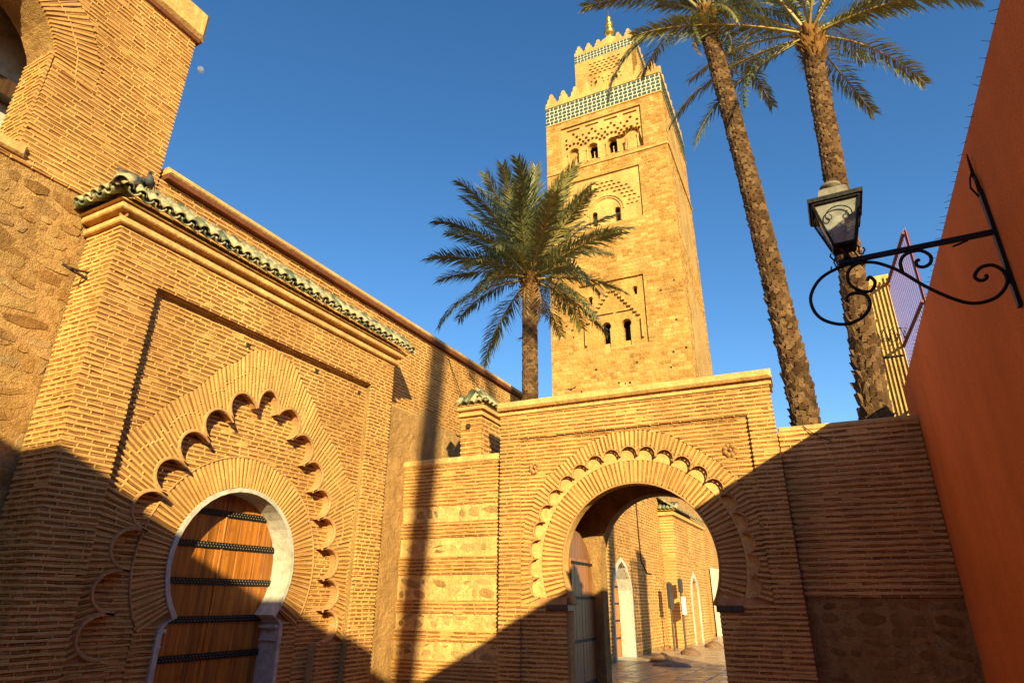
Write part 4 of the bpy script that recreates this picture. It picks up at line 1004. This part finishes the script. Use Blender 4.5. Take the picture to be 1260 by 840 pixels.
# side panels on the right face
for P, rows in ((SPN[0], 6), (SPN[1], 0), (SPN[2], 5)):
    u0, u1 = P[0][0], P[1][0]; z0, z1 = P[0][1], P[2][1]; H = []
    if rows:
        for j in range(rows*2):
            zz = z0+.5+(z1-z0-1)*j/(rows*2)
            for i in range(9):
                uu = u0+.5+(u1-u0-1)*(i+.5*(j % 2))/9.2
                H.append(half_moon(uu, zz, .22))
    else: H = [rect(u0+.6+i*1.7, u0+1.2+i*1.7, z0+1, z1-1.2) for i in range(4)]
    c = MB(); c.plate(FMS, P, H, -.4, -.15); c.build('carved_panel', MAT['minaret_trim'], mi)
    c = MB(); c.fbox(FMS, u0, u1, z0, z1, -.7, -.6); c.build('panel_back', MAT['minaret_core'], mi)
# body of the tile band and top
c = MB(); c.add([frame_point(FM, u, z, n) for z in (50.75, 53.9) for u, n in ((-W, 0.0), (0, 0.0), (0, -W), (-W, -W))], [(0, 1, 5, 4), (1, 2, 6, 5), (2, 3, 7, 6), (3, 0, 4, 7), (4, 5, 6, 7)]); c.build('parapet', MAT['minaret_trim'], mi)
def tile_band(fr, a, b, z0, z1, n, rows):
    c = MB(); c.fbox(fr, a+.05, b-.05, z0, z1, n-.03, n+.02); c.build('tile_ground', MAT['tile_white'], mi)
    c = MB(); h = (z1-z0)/rows; m = int((b-a)/(h*1.02)); w_ = (b-a)/m
    for j in range(rows):
        for i in range(m):
            u = a+w_*(i+.5); z = z0+h*(j+.5)
            if (i+j) % 2:
                V = [(u+w_*.36*math.cos(t), z+h*.47*math.sin(t)) for t in np.linspace(0, 2*math.pi, 9)[:-1]]
            else: V = [(u-w_*.46, z-h*.33), (u+w_*.46, z-h*.33), (u+w_*.46, z+h*.33), (u-w_*.46, z+h*.33)]
            k = len(V)
            c.add([frame_point(fr, p[0], p[1], n+.021) for p in V]+[frame_point(fr, p[0], p[1], n+.05) for p in V], [tuple(range(k, 2*k))]+[(q, (q+1) % k, k+(q+1) % k, k+q) for q in range(k)])
    c.build('glazed_tiles', MAT['tile_green'], mi, kind='stuff')
tile_band(FM, -W, 0, 50.9, 53.28, .02, 5); tile_band(FMS, 0, W, 50.9, 53.28, .02, 5)
MERLON = [(-.62, 0), (.62, 0), (.62, .75), (.42, .75), (.42, 1.25), (.2, 1.25), (.2, 1.7), (0, 1.95), (-.2, 1.7), (-.2, 1.25), (-.42, 1.25), (-.42, .75), (-.62, .75)]
MERLON = [(-.67, 0), (.67, 0), (.64, .5), (.46, .62), (.43, 1.05), (.25, 1.17), (.22, 1.55), (.10, 1.75), (-.10, 1.75), (-.22, 1.55), (-.25, 1.17), (-.43, 1.05), (-.46, .62), (-.64, .5)]
def merlons(fr, a, b, z, n, count, s=1.0):
    w_ = (b-a)/count
    for i in range(count):
        u = a+w_*(i+.5); k = w_/1.36
        c = MB(); c.plate(fr, [(u+p[0]*k, z+p[1]*s) for p in MERLON], [], n-.5, n); c.build('merlon', MAT['minaret_trim'], mi)
merlons(FM, -W, 0, 53.5, .05, 9, 1.05); merlons(FMS, .5, W, 53.5, .05, 9, 1.05)
FMb = (MO+MN*W, MD, -MN); merlons(FMb, -W, 0, 53.5, 0, 9, 1.05)
# lantern storey
LB = 3.0; FL = (MO+MN*LB, MD, -MN); FLS = (MO+MN*LB+MD*(-2.85), MN, MD); L0, L1 = -10.25, -2.85; LW = L1-L0
c = MB(); c.add([frame_point(FL, u, z, n) for z in (53.8, 63.2) for u, n in ((L0, -.5), (L1, -.5), (L1, -LW), (L0, -LW))], [(0, 1, 5, 4), (1, 2, 6, 5), (2, 3, 7, 6), (3, 0, 4, 7), (4, 5, 6, 7)]); c.build('lantern_storey', MAT['minaret'], mi)
LP = rect(-8.7, -4.4, 56.3, 61.5); HL = []
for u in (-7.6, -5.5): HL.append(keyhole(u, 56.7, 57.9, .32, .42)); HL += [round_hole(u+.78*math.cos(rad(a)), 57.95+.78*math.sin(rad(a)), .13) for a in range(-10, 200, 40)]
for j in range(5):
    for i in range(7):
        uu = -8.35+(i+.5*(j % 2))*.58
        if uu < -4.6: HL.append(half_moon(uu, 59.3+j*.42, .22))
c = MB(); c.plate(FL, rect(L0, L1, 53.8, 63.2), HL, -.5, 0); c.build('lantern_front', MAT['minaret'], mi)
c = MB(); c.plate(FL, rect(L0, L1, 53.8, 63.2), [], -.49, -.40); c.build('painted_window_dark', MAT['dark'], mi)  # black backing sheet puts the shade into lantern windows and carved openings
c = MB(); c.fbox(FLS, 0, .52, 53.8, 63.2, -.45, 0); c.build('lantern_corner', MAT['minaret'], mi)
tile_band(FL, L0, L1, 61.9, 63.1, .02, 3); tile_band(FLS, 0, LW, 61.9, 63.1, .02, 3)
merlons(FL, L0, L1, 63.2, .03, 6, .8); merlons(FLS, .5, LW, 63.2, .03, 6, .8)
DC = frame_point(FL, (L0+L1)/2, 0, -LW/2)
c = MB(); c.lathe(DC, [(2.0, 63.1), (2.0, 65.0), (1.9, 66.0), (1.5, 67.0), (.9, 67.7), (.3, 68.1), (.2, 68.9)], 20); c.build('dome', MAT['minaret_trim'], mi, True)
c = MB(); c.lathe(DC, [(.12, 68.3), (.14, 68.7), (.5, 69.0), (.72, 69.4), (.5, 69.85), (.15, 70.1), (.42, 70.35), (.56, 70.7), (.4, 71.05), (.12, 71.25), (.3, 71.45), (.40, 71.75), (.27, 72.05), (.08, 72.2), (.06, 73.3)], 16); c.build('finial', MAT['gold'], mi, True)
for z in (52.2, 46.6):
    pass
# floodlight poles on the right face
for uu, z in ((4.5, 52.0), (7.5, 51.2)):
    c = MB(); c.tube([frame_point(FMS, uu, z, 0), frame_point(FMS, uu, z, .55)], .05, 6); c.build('iron_peg', MAT['iron_rust'], mi)

# ================================================================== PALMS
def frond_mesh(L, droop, seed, dry=False, lean=.0, pairs=64, leaf=.54, lw=.0155):
    r = random.Random(seed); c = MB(); n = 16; P = [np.zeros(3)]; T = []
    for i in range(n):
        s = (i+.5)/n; a = -droop*s**1.6; t = np.array([math.cos(a), lean*s, math.sin(a)]); t /= np.linalg.norm(t); T.append(t); P.append(P[-1]+t*L/n)
    T.append(T[-1]); P = np.array(P)
    def at(s):
        x = s*n; i = min(int(x), n-1); f = x-i; return P[i]*(1-f)+P[i+1]*f, T[i]
    c.tube(list(P), [.028*(1-.85*i/n)*(L/2.6) for i in range(n+1)], 5, tone=.02)
    for i in range(pairs):
        s = .10+.90*(i+.5)/pairs; p, t = at(s)
        prof = min(1.0, (s-.02)/.25)*(1-.62*max(0, (s-.45)/.55)**1.6)
        ll = leaf*prof*(L/2.6)*r.uniform(.72, 1.15)
        side = np.cross(np.array([0, 0, 1.0]), t); side /= np.linalg.norm(side)+1e-9; nu = np.cross(t, side)
        for sg in (-1, 1):
            fwd = .55+.55*s+r.uniform(-.28, .28); upv = .42*(1-.5*s)+r.uniform(-.38, .32)
            d = t*fwd+side*sg*.78+nu*upv; d /= np.linalg.norm(d)
            wdir = np.cross(d, nu*.9+side*sg*.45); wdir /= np.linalg.norm(wdir)+1e-9; w = lw*(L/2.6)*r.uniform(.8, 1.2)
            p0 = p+r.uniform(-.01, .01)*t; m = p0+d*ll*.5+np.array([0, 0, -.012*ll]); tip = p0+d*ll+np.array([0, 0, -ll*(r.uniform(.12, .42)+(.2 if dry else 0))])
            tn = r.uniform(.35, .75) if not dry else r.uniform(.3, 1); b = len(c.v)
            c.v += [tuple(p0-wdir*w*.6), tuple(p0+wdir*w*.6), tuple(m-wdir*w), tuple(m+wdir*w), tuple(tip)]; c.t += [tn*.6, tn*.6, tn, tn, min(1, tn+.3)]
            c.f += [(b, b+1, b+3, b+2), (b+2, b+3, b+4)]
    return c.mesh('frond', MAT['frond_dry' if dry else 'frond'])
FR_V = [frond_mesh(2.6, d, 20+i, False, l, 92) for i, (d, l) in enumerate(((.5, .1), (.8, -.15), (1.0, .2), (1.25, -.1), (1.5, .12), (.65, -.05)))]
FR_W = [frond_mesh(2.6, d, 60+i, False, l, 96, .40, .0125) for i, (d, l) in enumerate(((.5, .1), (.8, -.15), (1.0, .2), (1.25, -.1), (1.5, .12), (.65, -.05)))]
FR_D = [frond_mesh(2.2, d, 40+i, True, .1, 50) for i, d in enumerate((1.0, 1.5))]
def scale_units(seed):
    r = random.Random(seed); out = []
    for _ in range(6):
        j = lambda a: r.uniform(-a, a)
        V = np.array([(-.5, -.5, -.6), (.5, -.5, -.6), (.42+j(.08), .30, -.3), (-.42+j(.08), .30, -.3), (-.40, -.42+j(.06), .25+j(.1)), (.40, -.42+j(.06), .25+j(.1)), (.24+j(.08), .50+j(.1), .75+j(.25)), (-.24+j(.08), .50+j(.1), .75+j(.25))])
        out.append((V, [(4, 5, 6, 7), (0, 1, 5, 4), (1, 2, 6, 5), (3, 0, 4, 7), (2, 3, 7, 6)]))
    return out
SCALES = scale_units(5)
def palm(base, top, r0, r1, label, spec, length=1.0, curve=(0, 0, 0), seed=1, stub=.05, shag=0.0, slim=False):
    r = random.Random(seed); base = np.array(base, float); top = np.array(top, float); cv = np.array(curve, float)
    t = thing('palm_tree', tuple(base), label, 'palm tree', 'date palms')
    H = np.linalg.norm(top-base); ax = lambda s: base+(top-base)*s+cv*math.sin(math.pi*s)
    n = int(H/.12); c = MB()
    c.tube([ax(i/n) for i in range(n+1)], [(r0+(r1-r0)*(i/n)**.7)*(.93 if i % 2 else .99) for i in range(n+1)], 20); c.build('trunk', MAT['bark_core'], t, True)
    sc_ = MB(); dz = .068; m = int(H/dz); around = max(8, int(2*math.pi*r1/.135))
    for i in range(m):
        s = i/m; p = ax(s); d = ax(min(1, s+.01))-ax(max(0, s-.01)); d /= np.linalg.norm(d); e = np.cross(d, np.array([0, 1.0, 0])); e /= np.linalg.norm(e); gq = np.cross(d, e)
        rr = r0+(r1-r0)*s**.7; shg = shag*min(1.0, max(0, 1-(s-.30)*2.6))
        for k in range(around):
            th = 2*math.pi*(k+.5*(i % 2)+r.uniform(-.12, .12))/around; o = e*math.cos(th)+gq*math.sin(th); tg = np.cross(d, o)
            V, Fc = SCALES[r.randrange(6)]; w = 2*math.pi*rr/around*1.02; hh = dz*1.15*(1+shg*1.6*r.random()); dp = stub*r.uniform(.5, 1.2)*(1+shg*1.6*r.random())
            sc_.add(p+o*rr*.97+V[:, :1]*tg*w+V[:, 1:2]*d*hh+V[:, 2:3]*o*dp, Fc, r.random())
    sc_.build('bark_scales', MAT['bark'], t, kind='stuff')
    # fibrous boss with old leaf bases under the crown
    c = MB(); c.lathe(top, [(r1*.95, -.50), (r1*1.12, -.28), (r1*1.28, -.02), (r1*1.22, .22), (r1*.7, .45)], 16); c.build('crown_boss', MAT['fibre'], t, True)
    b = MB()
    for k in range(90):
        th = r.uniform(0, 6.28); z = r.uniform(-.55, .15); o = np.array([math.cos(th), math.sin(th), 0]); rr = r1*(1.02+.22*(z+.55)/.7); p = top+o*rr+np.array([0, 0, z]); L = r.uniform(.12, .32)
        b.tube([p-o*.05, p+o*L*.35+np.array([0, 0, L*.8])], [.035, .012], 5, tone=r.random())
    b.build('leaf_bases', MAT['fibre'], t, kind='stuff')
    for (az, el, sc__, v) in spec:
        dryf = v < 0
        me = FR_D[(-v-1) % 2] if dryf else (FR_W if slim else FR_V)[v % 6]
        M = Matrix.Translation(top+np.array([math.cos(az), math.sin(az), 0])*r1*.7+np.array([0, 0, .15+.25*max(0, math.sin(el))]))@Matrix.Rotation(az, 4, 'Z')@Matrix.Rotation(-el, 4, 'Y')@Matrix.Rotation(r.uniform(-.5, .5), 4, 'X')@Matrix.Scale(sc__*length, 4)
        place(bpy.data.objects.new('dry_frond' if dryf else 'frond', me), t, M)
    return t
def crown(n, seed, lo=-50, hi=80, dry=4, power=.8):
    r = random.Random(seed); out = []
    for i in range(n):
        f = (i+.5)/n; el = rad(lo+(hi-lo)*f**power); az = i*2.39996+r.uniform(-.25, .25)
        v = 0 if el > rad(55) else (5 if el > rad(35) else (r.choice((1, 2)) if el > 0 else r.choice((1, 2, 5))))
        out.append((az, el, r.uniform(.85, 1.08), v))
    for i in range(dry): out.append((r.uniform(0, 6.28), rad(r.uniform(-70, -40)), r.uniform(.6, .8), -r.choice((1, 2))))
    return out
palm((-5.37, 11.27, -.03), (-5.28, 11.32, 8.2), .185, .155, 'short palm with full crown rising behind the gateway left of the minaret', crown(54, 3, -36, 86, 3, .60), .92, (.03, 0, 0), 11, .030, 0)
D_ = rad
spec2 = [(D_(a), D_(e), q, v) for a, e, q, v in ((176, 52, .86, 3), (203, -14, .80, 3), (160, 62, 1.0, 5), (215, 50, 1.0, 1), (250, 60, .9, 5), (285, 48, .9, 1), (320, 35, .9, 2), (5, 45, 1.0, 1), (30, 20, .9, 2), (60, 50, 1.0, 5), (95, 35, 1.0, 1), (125, 45, 1.0, 2), (140, 75, 1.0, 0), (20, 75, 1.0, 0), (260, 80, .9, 0), (235, -50, .40, 2), (300, -30, .40, 4), (340, -20, .45, 3), (350, -60, .40, 1), (170, -68, .42, -1), (70, 5, .8, 3), (45, 60, 1, 5), (330, 65, .8, 5), (180, 80, 1.0, 0))]
palm((-.02, 9.75, -.03), (-.60, 9.8, 12.35), .190, .145, 'leaning palm with bare trunk between minaret and lamp', spec2, 1.25, (.10, 0, 0), 12, .038, .9, True)
spec3 = [(D_(a), D_(e), q, v) for a, e, q, v in ((2, 12, 1.0, 2), (-22, -8, .85, 2), (20, 30, 1.0, 1), (185, -18, .85, 1), (205, -30, .75, 2), (172, 10, .9, 2), (195, 28, 1.0, 1), (150, 40, 1.0, 5), (120, 55, 1.0, 5), (90, 35, 1.0, 1), (60, 45, 1.0, 2), (35, 60, 1.0, 5), (230, 50, .95, 5), (270, 62, .9, 0), (290, 45, .9, 5), (315, 30, .9, 2), (335, 52, .95, 5), (0, 65, 1.0, 0), (210, 70, 1.0, 0), (300, 78, .9, 0), (110, 78, 1.0, 0), (180, 52, 1.0, 5), (75, 22, .9, 3), (45, 18, .9, 2))]
palm((.56, 9.9, -.03), (1.10, 9.9, 11.0), .185, .152, 'straight palm standing directly behind the street lamp', spec3, 1.22, (.02, 0, 0), 13, .040, 1.5, True)
palm((6.2, -8.1, -.03), (6.15, -6.7, 14.6), .19, .16, 'slender palm behind the viewer casting a shadow on the left wall', crown(30, 9, -40, 80), 1.1, (0, 0, 0), 14, .02)

# ================================================================== STREET LAMP ON THE RED WALL
lp = thing('wall_lamp', (X_RED, 4.0, 3.1), 'black wrought iron lantern on a scrolled bracket fixed to the red wall', 'street lamp')
YL = 4.0
def flat_curve(pts, sub=5):
    P = [np.array([x, YL, z]) for x, z in pts]; out = []
    for i in range(len(P)-1):
        a, b, c_, d = P[max(i-1, 0)], P[i], P[i+1], P[min(i+2, len(P)-1)]
        for k in range(sub):
            t = k/sub; out.append(.5*((2*b)+(-a+c_)*t+(2*a-5*b+4*c_-d)*t*t+(-a+3*b-3*c_+d)*t**3))
    out.append(P[-1]); return out
S1 = [(0.441, 3.555), (0.323, 3.555), (0.19, 3.505), (0.111, 3.401), (0.106, 3.297), (0.152, 3.214), (0.25, 3.165), (0.346, 3.182), (0.409, 3.247), (0.409, 3.325), (0.357, 3.357), (0.308, 3.346), (0.295, 3.31)]
S2 = [(0.432, 3.424), (0.448, 3.447), (0.469, 3.407), (0.442, 3.355), (0.391, 3.36), (0.342, 3.408), (0.33, 3.471), (0.36, 3.532), (0.418, 3.553), (0.485, 3.54), (0.546, 3.503), (0.616, 3.439), (0.719, 3.314), (0.833, 3.208), (0.922, 3.162), (1.023, 3.177), (1.090, 3.248), (1.092, 3.325), (1.055, 3.374), (0.997, 3.373), (0.957, 3.326), (0.978, 3.294), (1.008, 3.302), (1.01, 3.324)]
S3 = [(0.621, 3.427), (0.624, 3.503), (0.662, 3.550), (0.736, 3.556), (0.779, 3.511), (0.773, 3.465), (0.738, 3.445), (0.705, 3.458), (0.703, 3.488), (0.723, 3.497)]
for S_ in (S1, S2, S3):
    c = MB(); c.tube(flat_curve(S_), .0105, 7); c.build('scroll', MAT['iron'], lp, True)
c = MB(); c.box((.30, YL-.014, 3.567), (X_RED-.01, YL+.014, 3.595)); c.build('arm', MAT['iron'], lp)
c = MB(); c.box((X_RED-.022, YL-.022, 3.10), (X_RED-.003, YL+.022, 3.86)); c.build('wall_plate', MAT['iron'], lp)
c = MB(); c.tube([(X_RED-.012, YL, 3.86), (X_RED-.02, YL-.03, 3.92), (X_RED-.012, YL+.02, 3.99), (X_RED-.02, YL-.015, 4.06), (X_RED-.015, YL, 4.14)], [.014, .012, .011, .009, .004], 6)
c.tube([(X_RED-.02, YL+.02, 3.84), (X_RED-.05, YL, 3.90), (X_RED-.035, YL+.02, 3.97), (X_RED-.015, YL+.01, 4.02)], .006, 5); c.build('plate_spike', MAT['iron'], lp)
c = MB(); c.tube([(.98, YL, 3.56), (.93, YL, 3.548), (.90, YL-.01, 3.535), (.94, YL-.02, 3.538)], .006, 5); c.build('wire_hook', MAT['iron'], lp)
LX = .352
c = MB(); c.lathe((LX, YL, 0), [(.03, 3.595), (.018, 3.62), (.014, 3.66), (.03, 3.675), (.05, 3.685)], 10); c.build('socket', MAT['iron'], lp)
bz, tz, bh_, th_ = 3.685, 3.965, .062, .135
rotL = 0
def sq(h, z): return [np.array([LX+sx*h, YL+sy*h, z]) for sx, sy in ((-1, -1), (1, -1), (1, 1), (-1, 1))]
c = MB(); A, B_ = sq(bh_, bz), sq(th_, tz)
for i in range(4):
    c.tube([A[i], B_[i]], .0085, 5); c.tube([A[i], A[(i+1) % 4]], .009, 5); c.tube([B_[i], B_[(i+1) % 4]], .010, 5)
c.add(sq(bh_+.004, bz-.012)+sq(bh_+.004, bz-.002), [(3, 2, 1, 0), (4, 5, 6, 7), (0, 1, 5, 4), (1, 2, 6, 5), (2, 3, 7, 6), (3, 0, 4, 7)])
c.build('lantern_frame', MAT['iron'], lp)
for i in range(4):
    j = (i+1) % 4; c = MB(); k = .93; ctr = np.array([LX, YL, 0])
    q = [A[i]*k+np.array([LX, YL, A[i][2]])*(1-k), A[j]*k+np.array([LX, YL, A[j][2]])*(1-k), B_[j]*k+np.array([LX, YL, B_[j][2]])*(1-k), B_[i]*k+np.array([LX, YL, B_[i][2]])*(1-k)]
    nrm = np.cross(q[1]-q[0], q[3]-q[0]); nrm /= np.linalg.norm(nrm)
    c.add(q+[p-nrm*.003 for p in q], [(0, 1, 2, 3), (7, 6, 5, 4), (0, 4, 5, 1), (1, 5, 6, 2), (2, 6, 7, 3), (3, 7, 4, 0)]); c.build('glass_pane', MAT['glass'], lp)
    # little scroll on each pane
    mid = (A[i]+A[j])/2; mt = (B_[i]+B_[j])/2; ex = (B_[j]-B_[i])/np.linalg.norm(B_[j]-B_[i]); ey = (mt-mid)/np.linalg.norm(mt-mid); out = np.cross(ex, ey)
    c = MB()
    P = [mid+ey*.18+ex*(.075*math.cos(t))+ey*(.06*math.sin(t))+out*.012 for t in np.linspace(0, math.pi, 12)]
    for s in (-1, 1): 
        e = mid+ey*.18+ex*.075*s; P2_ = [e+out*.012-ex*s*(.018-.018*math.cos(t))-ey*.018*math.sin(t) for t in np.linspace(0, 4.5, 9)]; c.tube(P2_, .0035, 5)
    c.tube(P, .004, 5); c.build('pane_scroll', MAT['iron'], lp)
c = MB(); R1, R2, R3 = sq(.155, tz+.004), sq(.160, tz+.030), sq(.095, tz+.062)
c.add(R1+R2+R3, [(3, 2, 1, 0)]+[(i, (i+1) % 4, 4+(i+1) % 4, 4+i) for i in range(4)]+[(4+i, 4+(i+1) % 4, 8+(i+1) % 4, 8+i) for i in range(4)]+[(8, 9, 10, 11)]); c.build('roof', MAT['iron'], lp)
c = MB(); c.add(sq(.092, tz+.062)+sq(.080, tz+.125)+sq(.05, tz+.150), [(i, (i+1) % 4, 4+(i+1) % 4, 4+i) for i in range(4)]+[(4+i, 4+(i+1) % 4, 8+(i+1) % 4, 8+i) for i in range(4)]+[(8, 9, 10, 11)]); c.build('roof_box', MAT['lead'], lp)
c = MB(); c.lathe((LX, YL, tz), [(.030, .148), (.032, .165), (.062, .17), (.066, .185), (.05, .20), (.02, .21)], 14); c.build('roof_cap', MAT['lead'], lp, True)
c = MB(); c.lathe((LX, YL, 0), [(.022, bz), (.022, bz+.08), (.040, bz+.10), (.040, bz+.20), (.02, bz+.23)], 10); c.build('bulb', MAT['bulb'], lp, True)
for sx, sy in ((-1, -1), (1, -1), (1, 1), (-1, 1)):
    c = MB(); q0 = np.array([LX+sx*.05, YL+sy*.05, bz-.015]); o = np.array([sx, sy, 0])*.7071
    c.tube([q0, q0+o*.03-Z3*.04, q0+o*.02-Z3*.085, q0+o*.045-Z3*.10, q0+o*.065-Z3*.08, q0+o*.055-Z3*.06], .005, 5); c.build('foot_scroll', MAT['iron'], lp)

# ================================================================== BIRD SPIKES, SLAT SCREEN, OCHRE PIER
bs = thing('bird_spikes', (X_RED, 3, 4.24), 'row of dark bird spikes along the top edge of the red wall', 'spikes')
y = 2.6
while y < 9.4:
    c = MB(); z = 4.222+rnd.uniform(-.01, .01); dx = rnd.uniform(.018, .042)
    c.tube([(X_RED+.03, y, z), (X_RED-dx, y+rnd.uniform(-.03, .03), z+rnd.uniform(-.005, .03))], [.003, .0015], 4); c.build('spike', MAT['iron'], bs); y += .115
c = MB(); c.box((X_RED+.01, 2.5, 4.2352), (X_RED+.05, 9.4, 4.242)); c.build('spike_rail', MAT['iron'], bs)
# slatted screen running back from behind the red wall
sf = thing('slat_screen', (1.5, 10.5, 0), 'pink vertical slat screen with dark red rail above the brick wall', 'screen')
A_ = np.array([1.84, 10.6, 0.0]); Bv = np.array([1.60, 12.7, 0.0]); zt0, zt1 = 7.22, 7.05
ns = 22
for i in range(ns):
    f = i/(ns-1); p = A_+(Bv-A_)*f; zt = zt0+(zt1-zt0)*f
    c = MB(); c.box((p[0]-.003, p[1]-.022, 3.0), (p[0]+.003, p[1]+.022, zt+rnd.uniform(.02, .10)), tone=rnd.random()); c.build('slat', MAT['pink'], sf)
for dz in (-.06, -1.3, -2.4):
    c = MB(); c.tube([tuple(A_+np.array([-.035, 0, zt0+dz])), tuple(Bv+np.array([-.035, 0, zt1+dz]))], .028, 6); c.build('rail', MAT['rail'], sf)
c = MB(); c.tube([(1.84, 10.62, 3.0), (1.84, 10.62, 7.2)], .025, 6); c.build('post', MAT['rail'], sf)
c = MB(); c.tube([(1.60, 12.7, 3.0), (1.60, 12.7, 7.05)], .03, 6); c.build('post', MAT['rail'], sf)
oc = thing('ochre_pier', (1.3, 12.4, 0), 'sunlit ochre pier with window bars beside the palm trunk', 'pier')
FO = near_frame(12.2)
c = MB(); c.fbox(FO, 1.20, 1.62, -.03, 7.0, -.5, 0, bev=.02); c.fbox(FO, 1.16, 1.66, 7.0, 7.22, -.54, .04, bev=.03); c.build('pier_body', MAT['ochre_wall'], oc)
for i in range(3):
    c = MB(); c.tube([(1.28+i*.12, 12.188, 3.5), (1.28+i*.12, 12.188, 5.6)], .005, 5); c.build('bar', MAT['iron'], oc)
c = MB(); c.box((1.25, 12.175, 5.6), (1.6, 12.195, 5.625)); c.build('bar_rail', MAT['iron'], oc)
c = MB()
r2 = random.Random(4); P = [np.array([.95+.75*i/30, 12.0, 5.95]) + np.array([0, .10*math.cos(i*1.3), .12*math.sin(i*1.3)]) for i in range(31)]
c.tube(P, .008, 4)
for p in P[::2]:
    d = np.array([r2.uniform(-1, 1), r2.uniform(-1, 1), r2.uniform(-1, 1)])*.09; c.tube([p-d, p+d], .005, 4)
tag(c.build('barbed_wire', MAT['iron_rust']), 'tangle of barbed wire in front of the ochre pier', 'wire')

# ================================================================== BIRDS AND MOON
def pigeon(loc, heading, label, s=1.0):
    t = thing('pigeon', loc, label, 'pigeon', 'pigeons on the roof')
    M = Matrix.Translation(loc)@Matrix.Rotation(heading, 4, 'Z')@Matrix.Scale(s, 4)
    rings = [(-.17, .055, .010, .030), (-.11, .075, .022, .020), (-.05, .095, .045, .045), (.02, .105, .058, .060), (.08, .115, .055, .058), (.115, .145, .036, .040), (.128, .175, .026, .028), (.142, .195, .027, .027), (.160, .198, .020, .020), (.172, .192, .008, .007), (.190, .186, .003, .003)]
    c = MB(); k = 12
    for x, z, wy, wz in rings:
        for i in range(k): a = 2*math.pi*i/k; c.v.append(tuple(M@Vector((x, wy*math.cos(a), z+wz*math.sin(a))))); c.t.append(.5)
    for j in range(len(rings)-1):
        for i in range(k): c.f.append((j*k+i, j*k+(i+1) % k, (j+1)*k+(i+1) % k, (j+1)*k+i))
    c.f += [tuple(range(k))[::-1], tuple((len(rings)-1)*k+i for i in range(k))]
    c.build('body', MAT['pigeon'], t, True)
    for sd in (-1, 1):
        c = MB(); P = [M@Vector((x, sd*(.050+.012*q), z)) for x, z, q in ((.07, .12, 1), (.03, .075, 1), (-.10, .06, .2), (-.17, .07, -.6), (-.10, .10, .3), (.02, .14, .8))]
        c.add([tuple(p) for p in P]+[tuple(p+Vector((0, 0, .006))) for p in P], [(0, 1, 2, 3, 4, 5), (6, 7, 8, 9, 10, 11)]); c.build('wing', MAT['bird'], t)
        c = MB(); a = M@Vector((.0, sd*.02, .06)); b = M@Vector((.005, sd*.02, -.01)); c.tube([tuple(a), tuple(b), tuple(b+(M.to_3x3()@Vector((.03, 0, 0))))], .004, 5); c.build('leg', MAT['clay_lip'], t)
pigeon((-5.72, 2.80, 5.435), rad(215), 'dark pigeon at the hip end of the portal tiles', .72)
pigeon((-5.655, 2.985, 5.435), rad(-40), 'grey pigeon beside another on the corner of the portal tiles', .72)
bd = thing('flying_bird', (-4.2, 12.5, 5.9), 'dark bird gliding low before the foot of the minaret', 'bird')
def ray_at(px, py, dist):
    d = CM.T@np.array([(px-630)/F_PX, -(py-420)/F_PX, 1.0]); return np.array([0, 0, EYE])+d/np.linalg.norm(d)*dist
q = ray_at(701, 479, 16.0); R3_ = CM[0]; U3 = np.array([0, 0, 1.0]); D3 = np.array([.3, .95, 0])
bd.location = q; WORLD[bd.name] = Matrix.Translation(q)
c = MB(); c.tube([q-D3*.08, q-D3*.03, q+D3*.04, q+D3*.09, q+D3*.11], [.004, .018, .020, .012, .003], 8); c.build('body', MAT['bird'], bd, True)
for s, tipz in ((1, .10), (-1, .005)):
    sh = q+R3_*s*.01; el_ = sh+R3_*s*.09+U3*(tipz*.35)+D3*.02; ti = sh+R3_*s*.20+U3*tipz-D3*.03
    c = MB(); V = [sh+D3*.03, sh-D3*.03, el_-D3*.03, el_+D3*.025, ti]; c.add([tuple(v) for v in V]+[tuple(v+U3*.004) for v in V], [(0, 1, 2, 3), (3, 2, 4), (5, 8, 7, 6), (8, 9, 7), (0, 3, 8, 5), (3, 4, 9, 8), (4, 2, 7, 9), (2, 1, 6, 7)]); c.build('wing', MAT['bird'], bd)
mq_ = ray_at(247, 86, 3000); c = MB(); R_m = 13.5
for i in range(1, 16):
    for k in range(24): a = math.pi*i/16; b = 2*math.pi*k/24; c.v.append(tuple(mq_+R_m*np.array([math.sin(a)*math.cos(b), math.sin(a)*math.sin(b), math.cos(a)]))); c.t.append(.5)
for i in range(14):
    for k in range(24): c.f.append((i*24+k, (i+1)*24+k, (i+1)*24+(k+1) % 24, i*24+(k+1) % 24))
c.f += [tuple(range(24)), tuple(14*24+k for k in range(24))[::-1]]
tag(c.build('moon', MAT['moon'], None, True), 'pale daytime moon in the blue sky above the wall', 'moon')
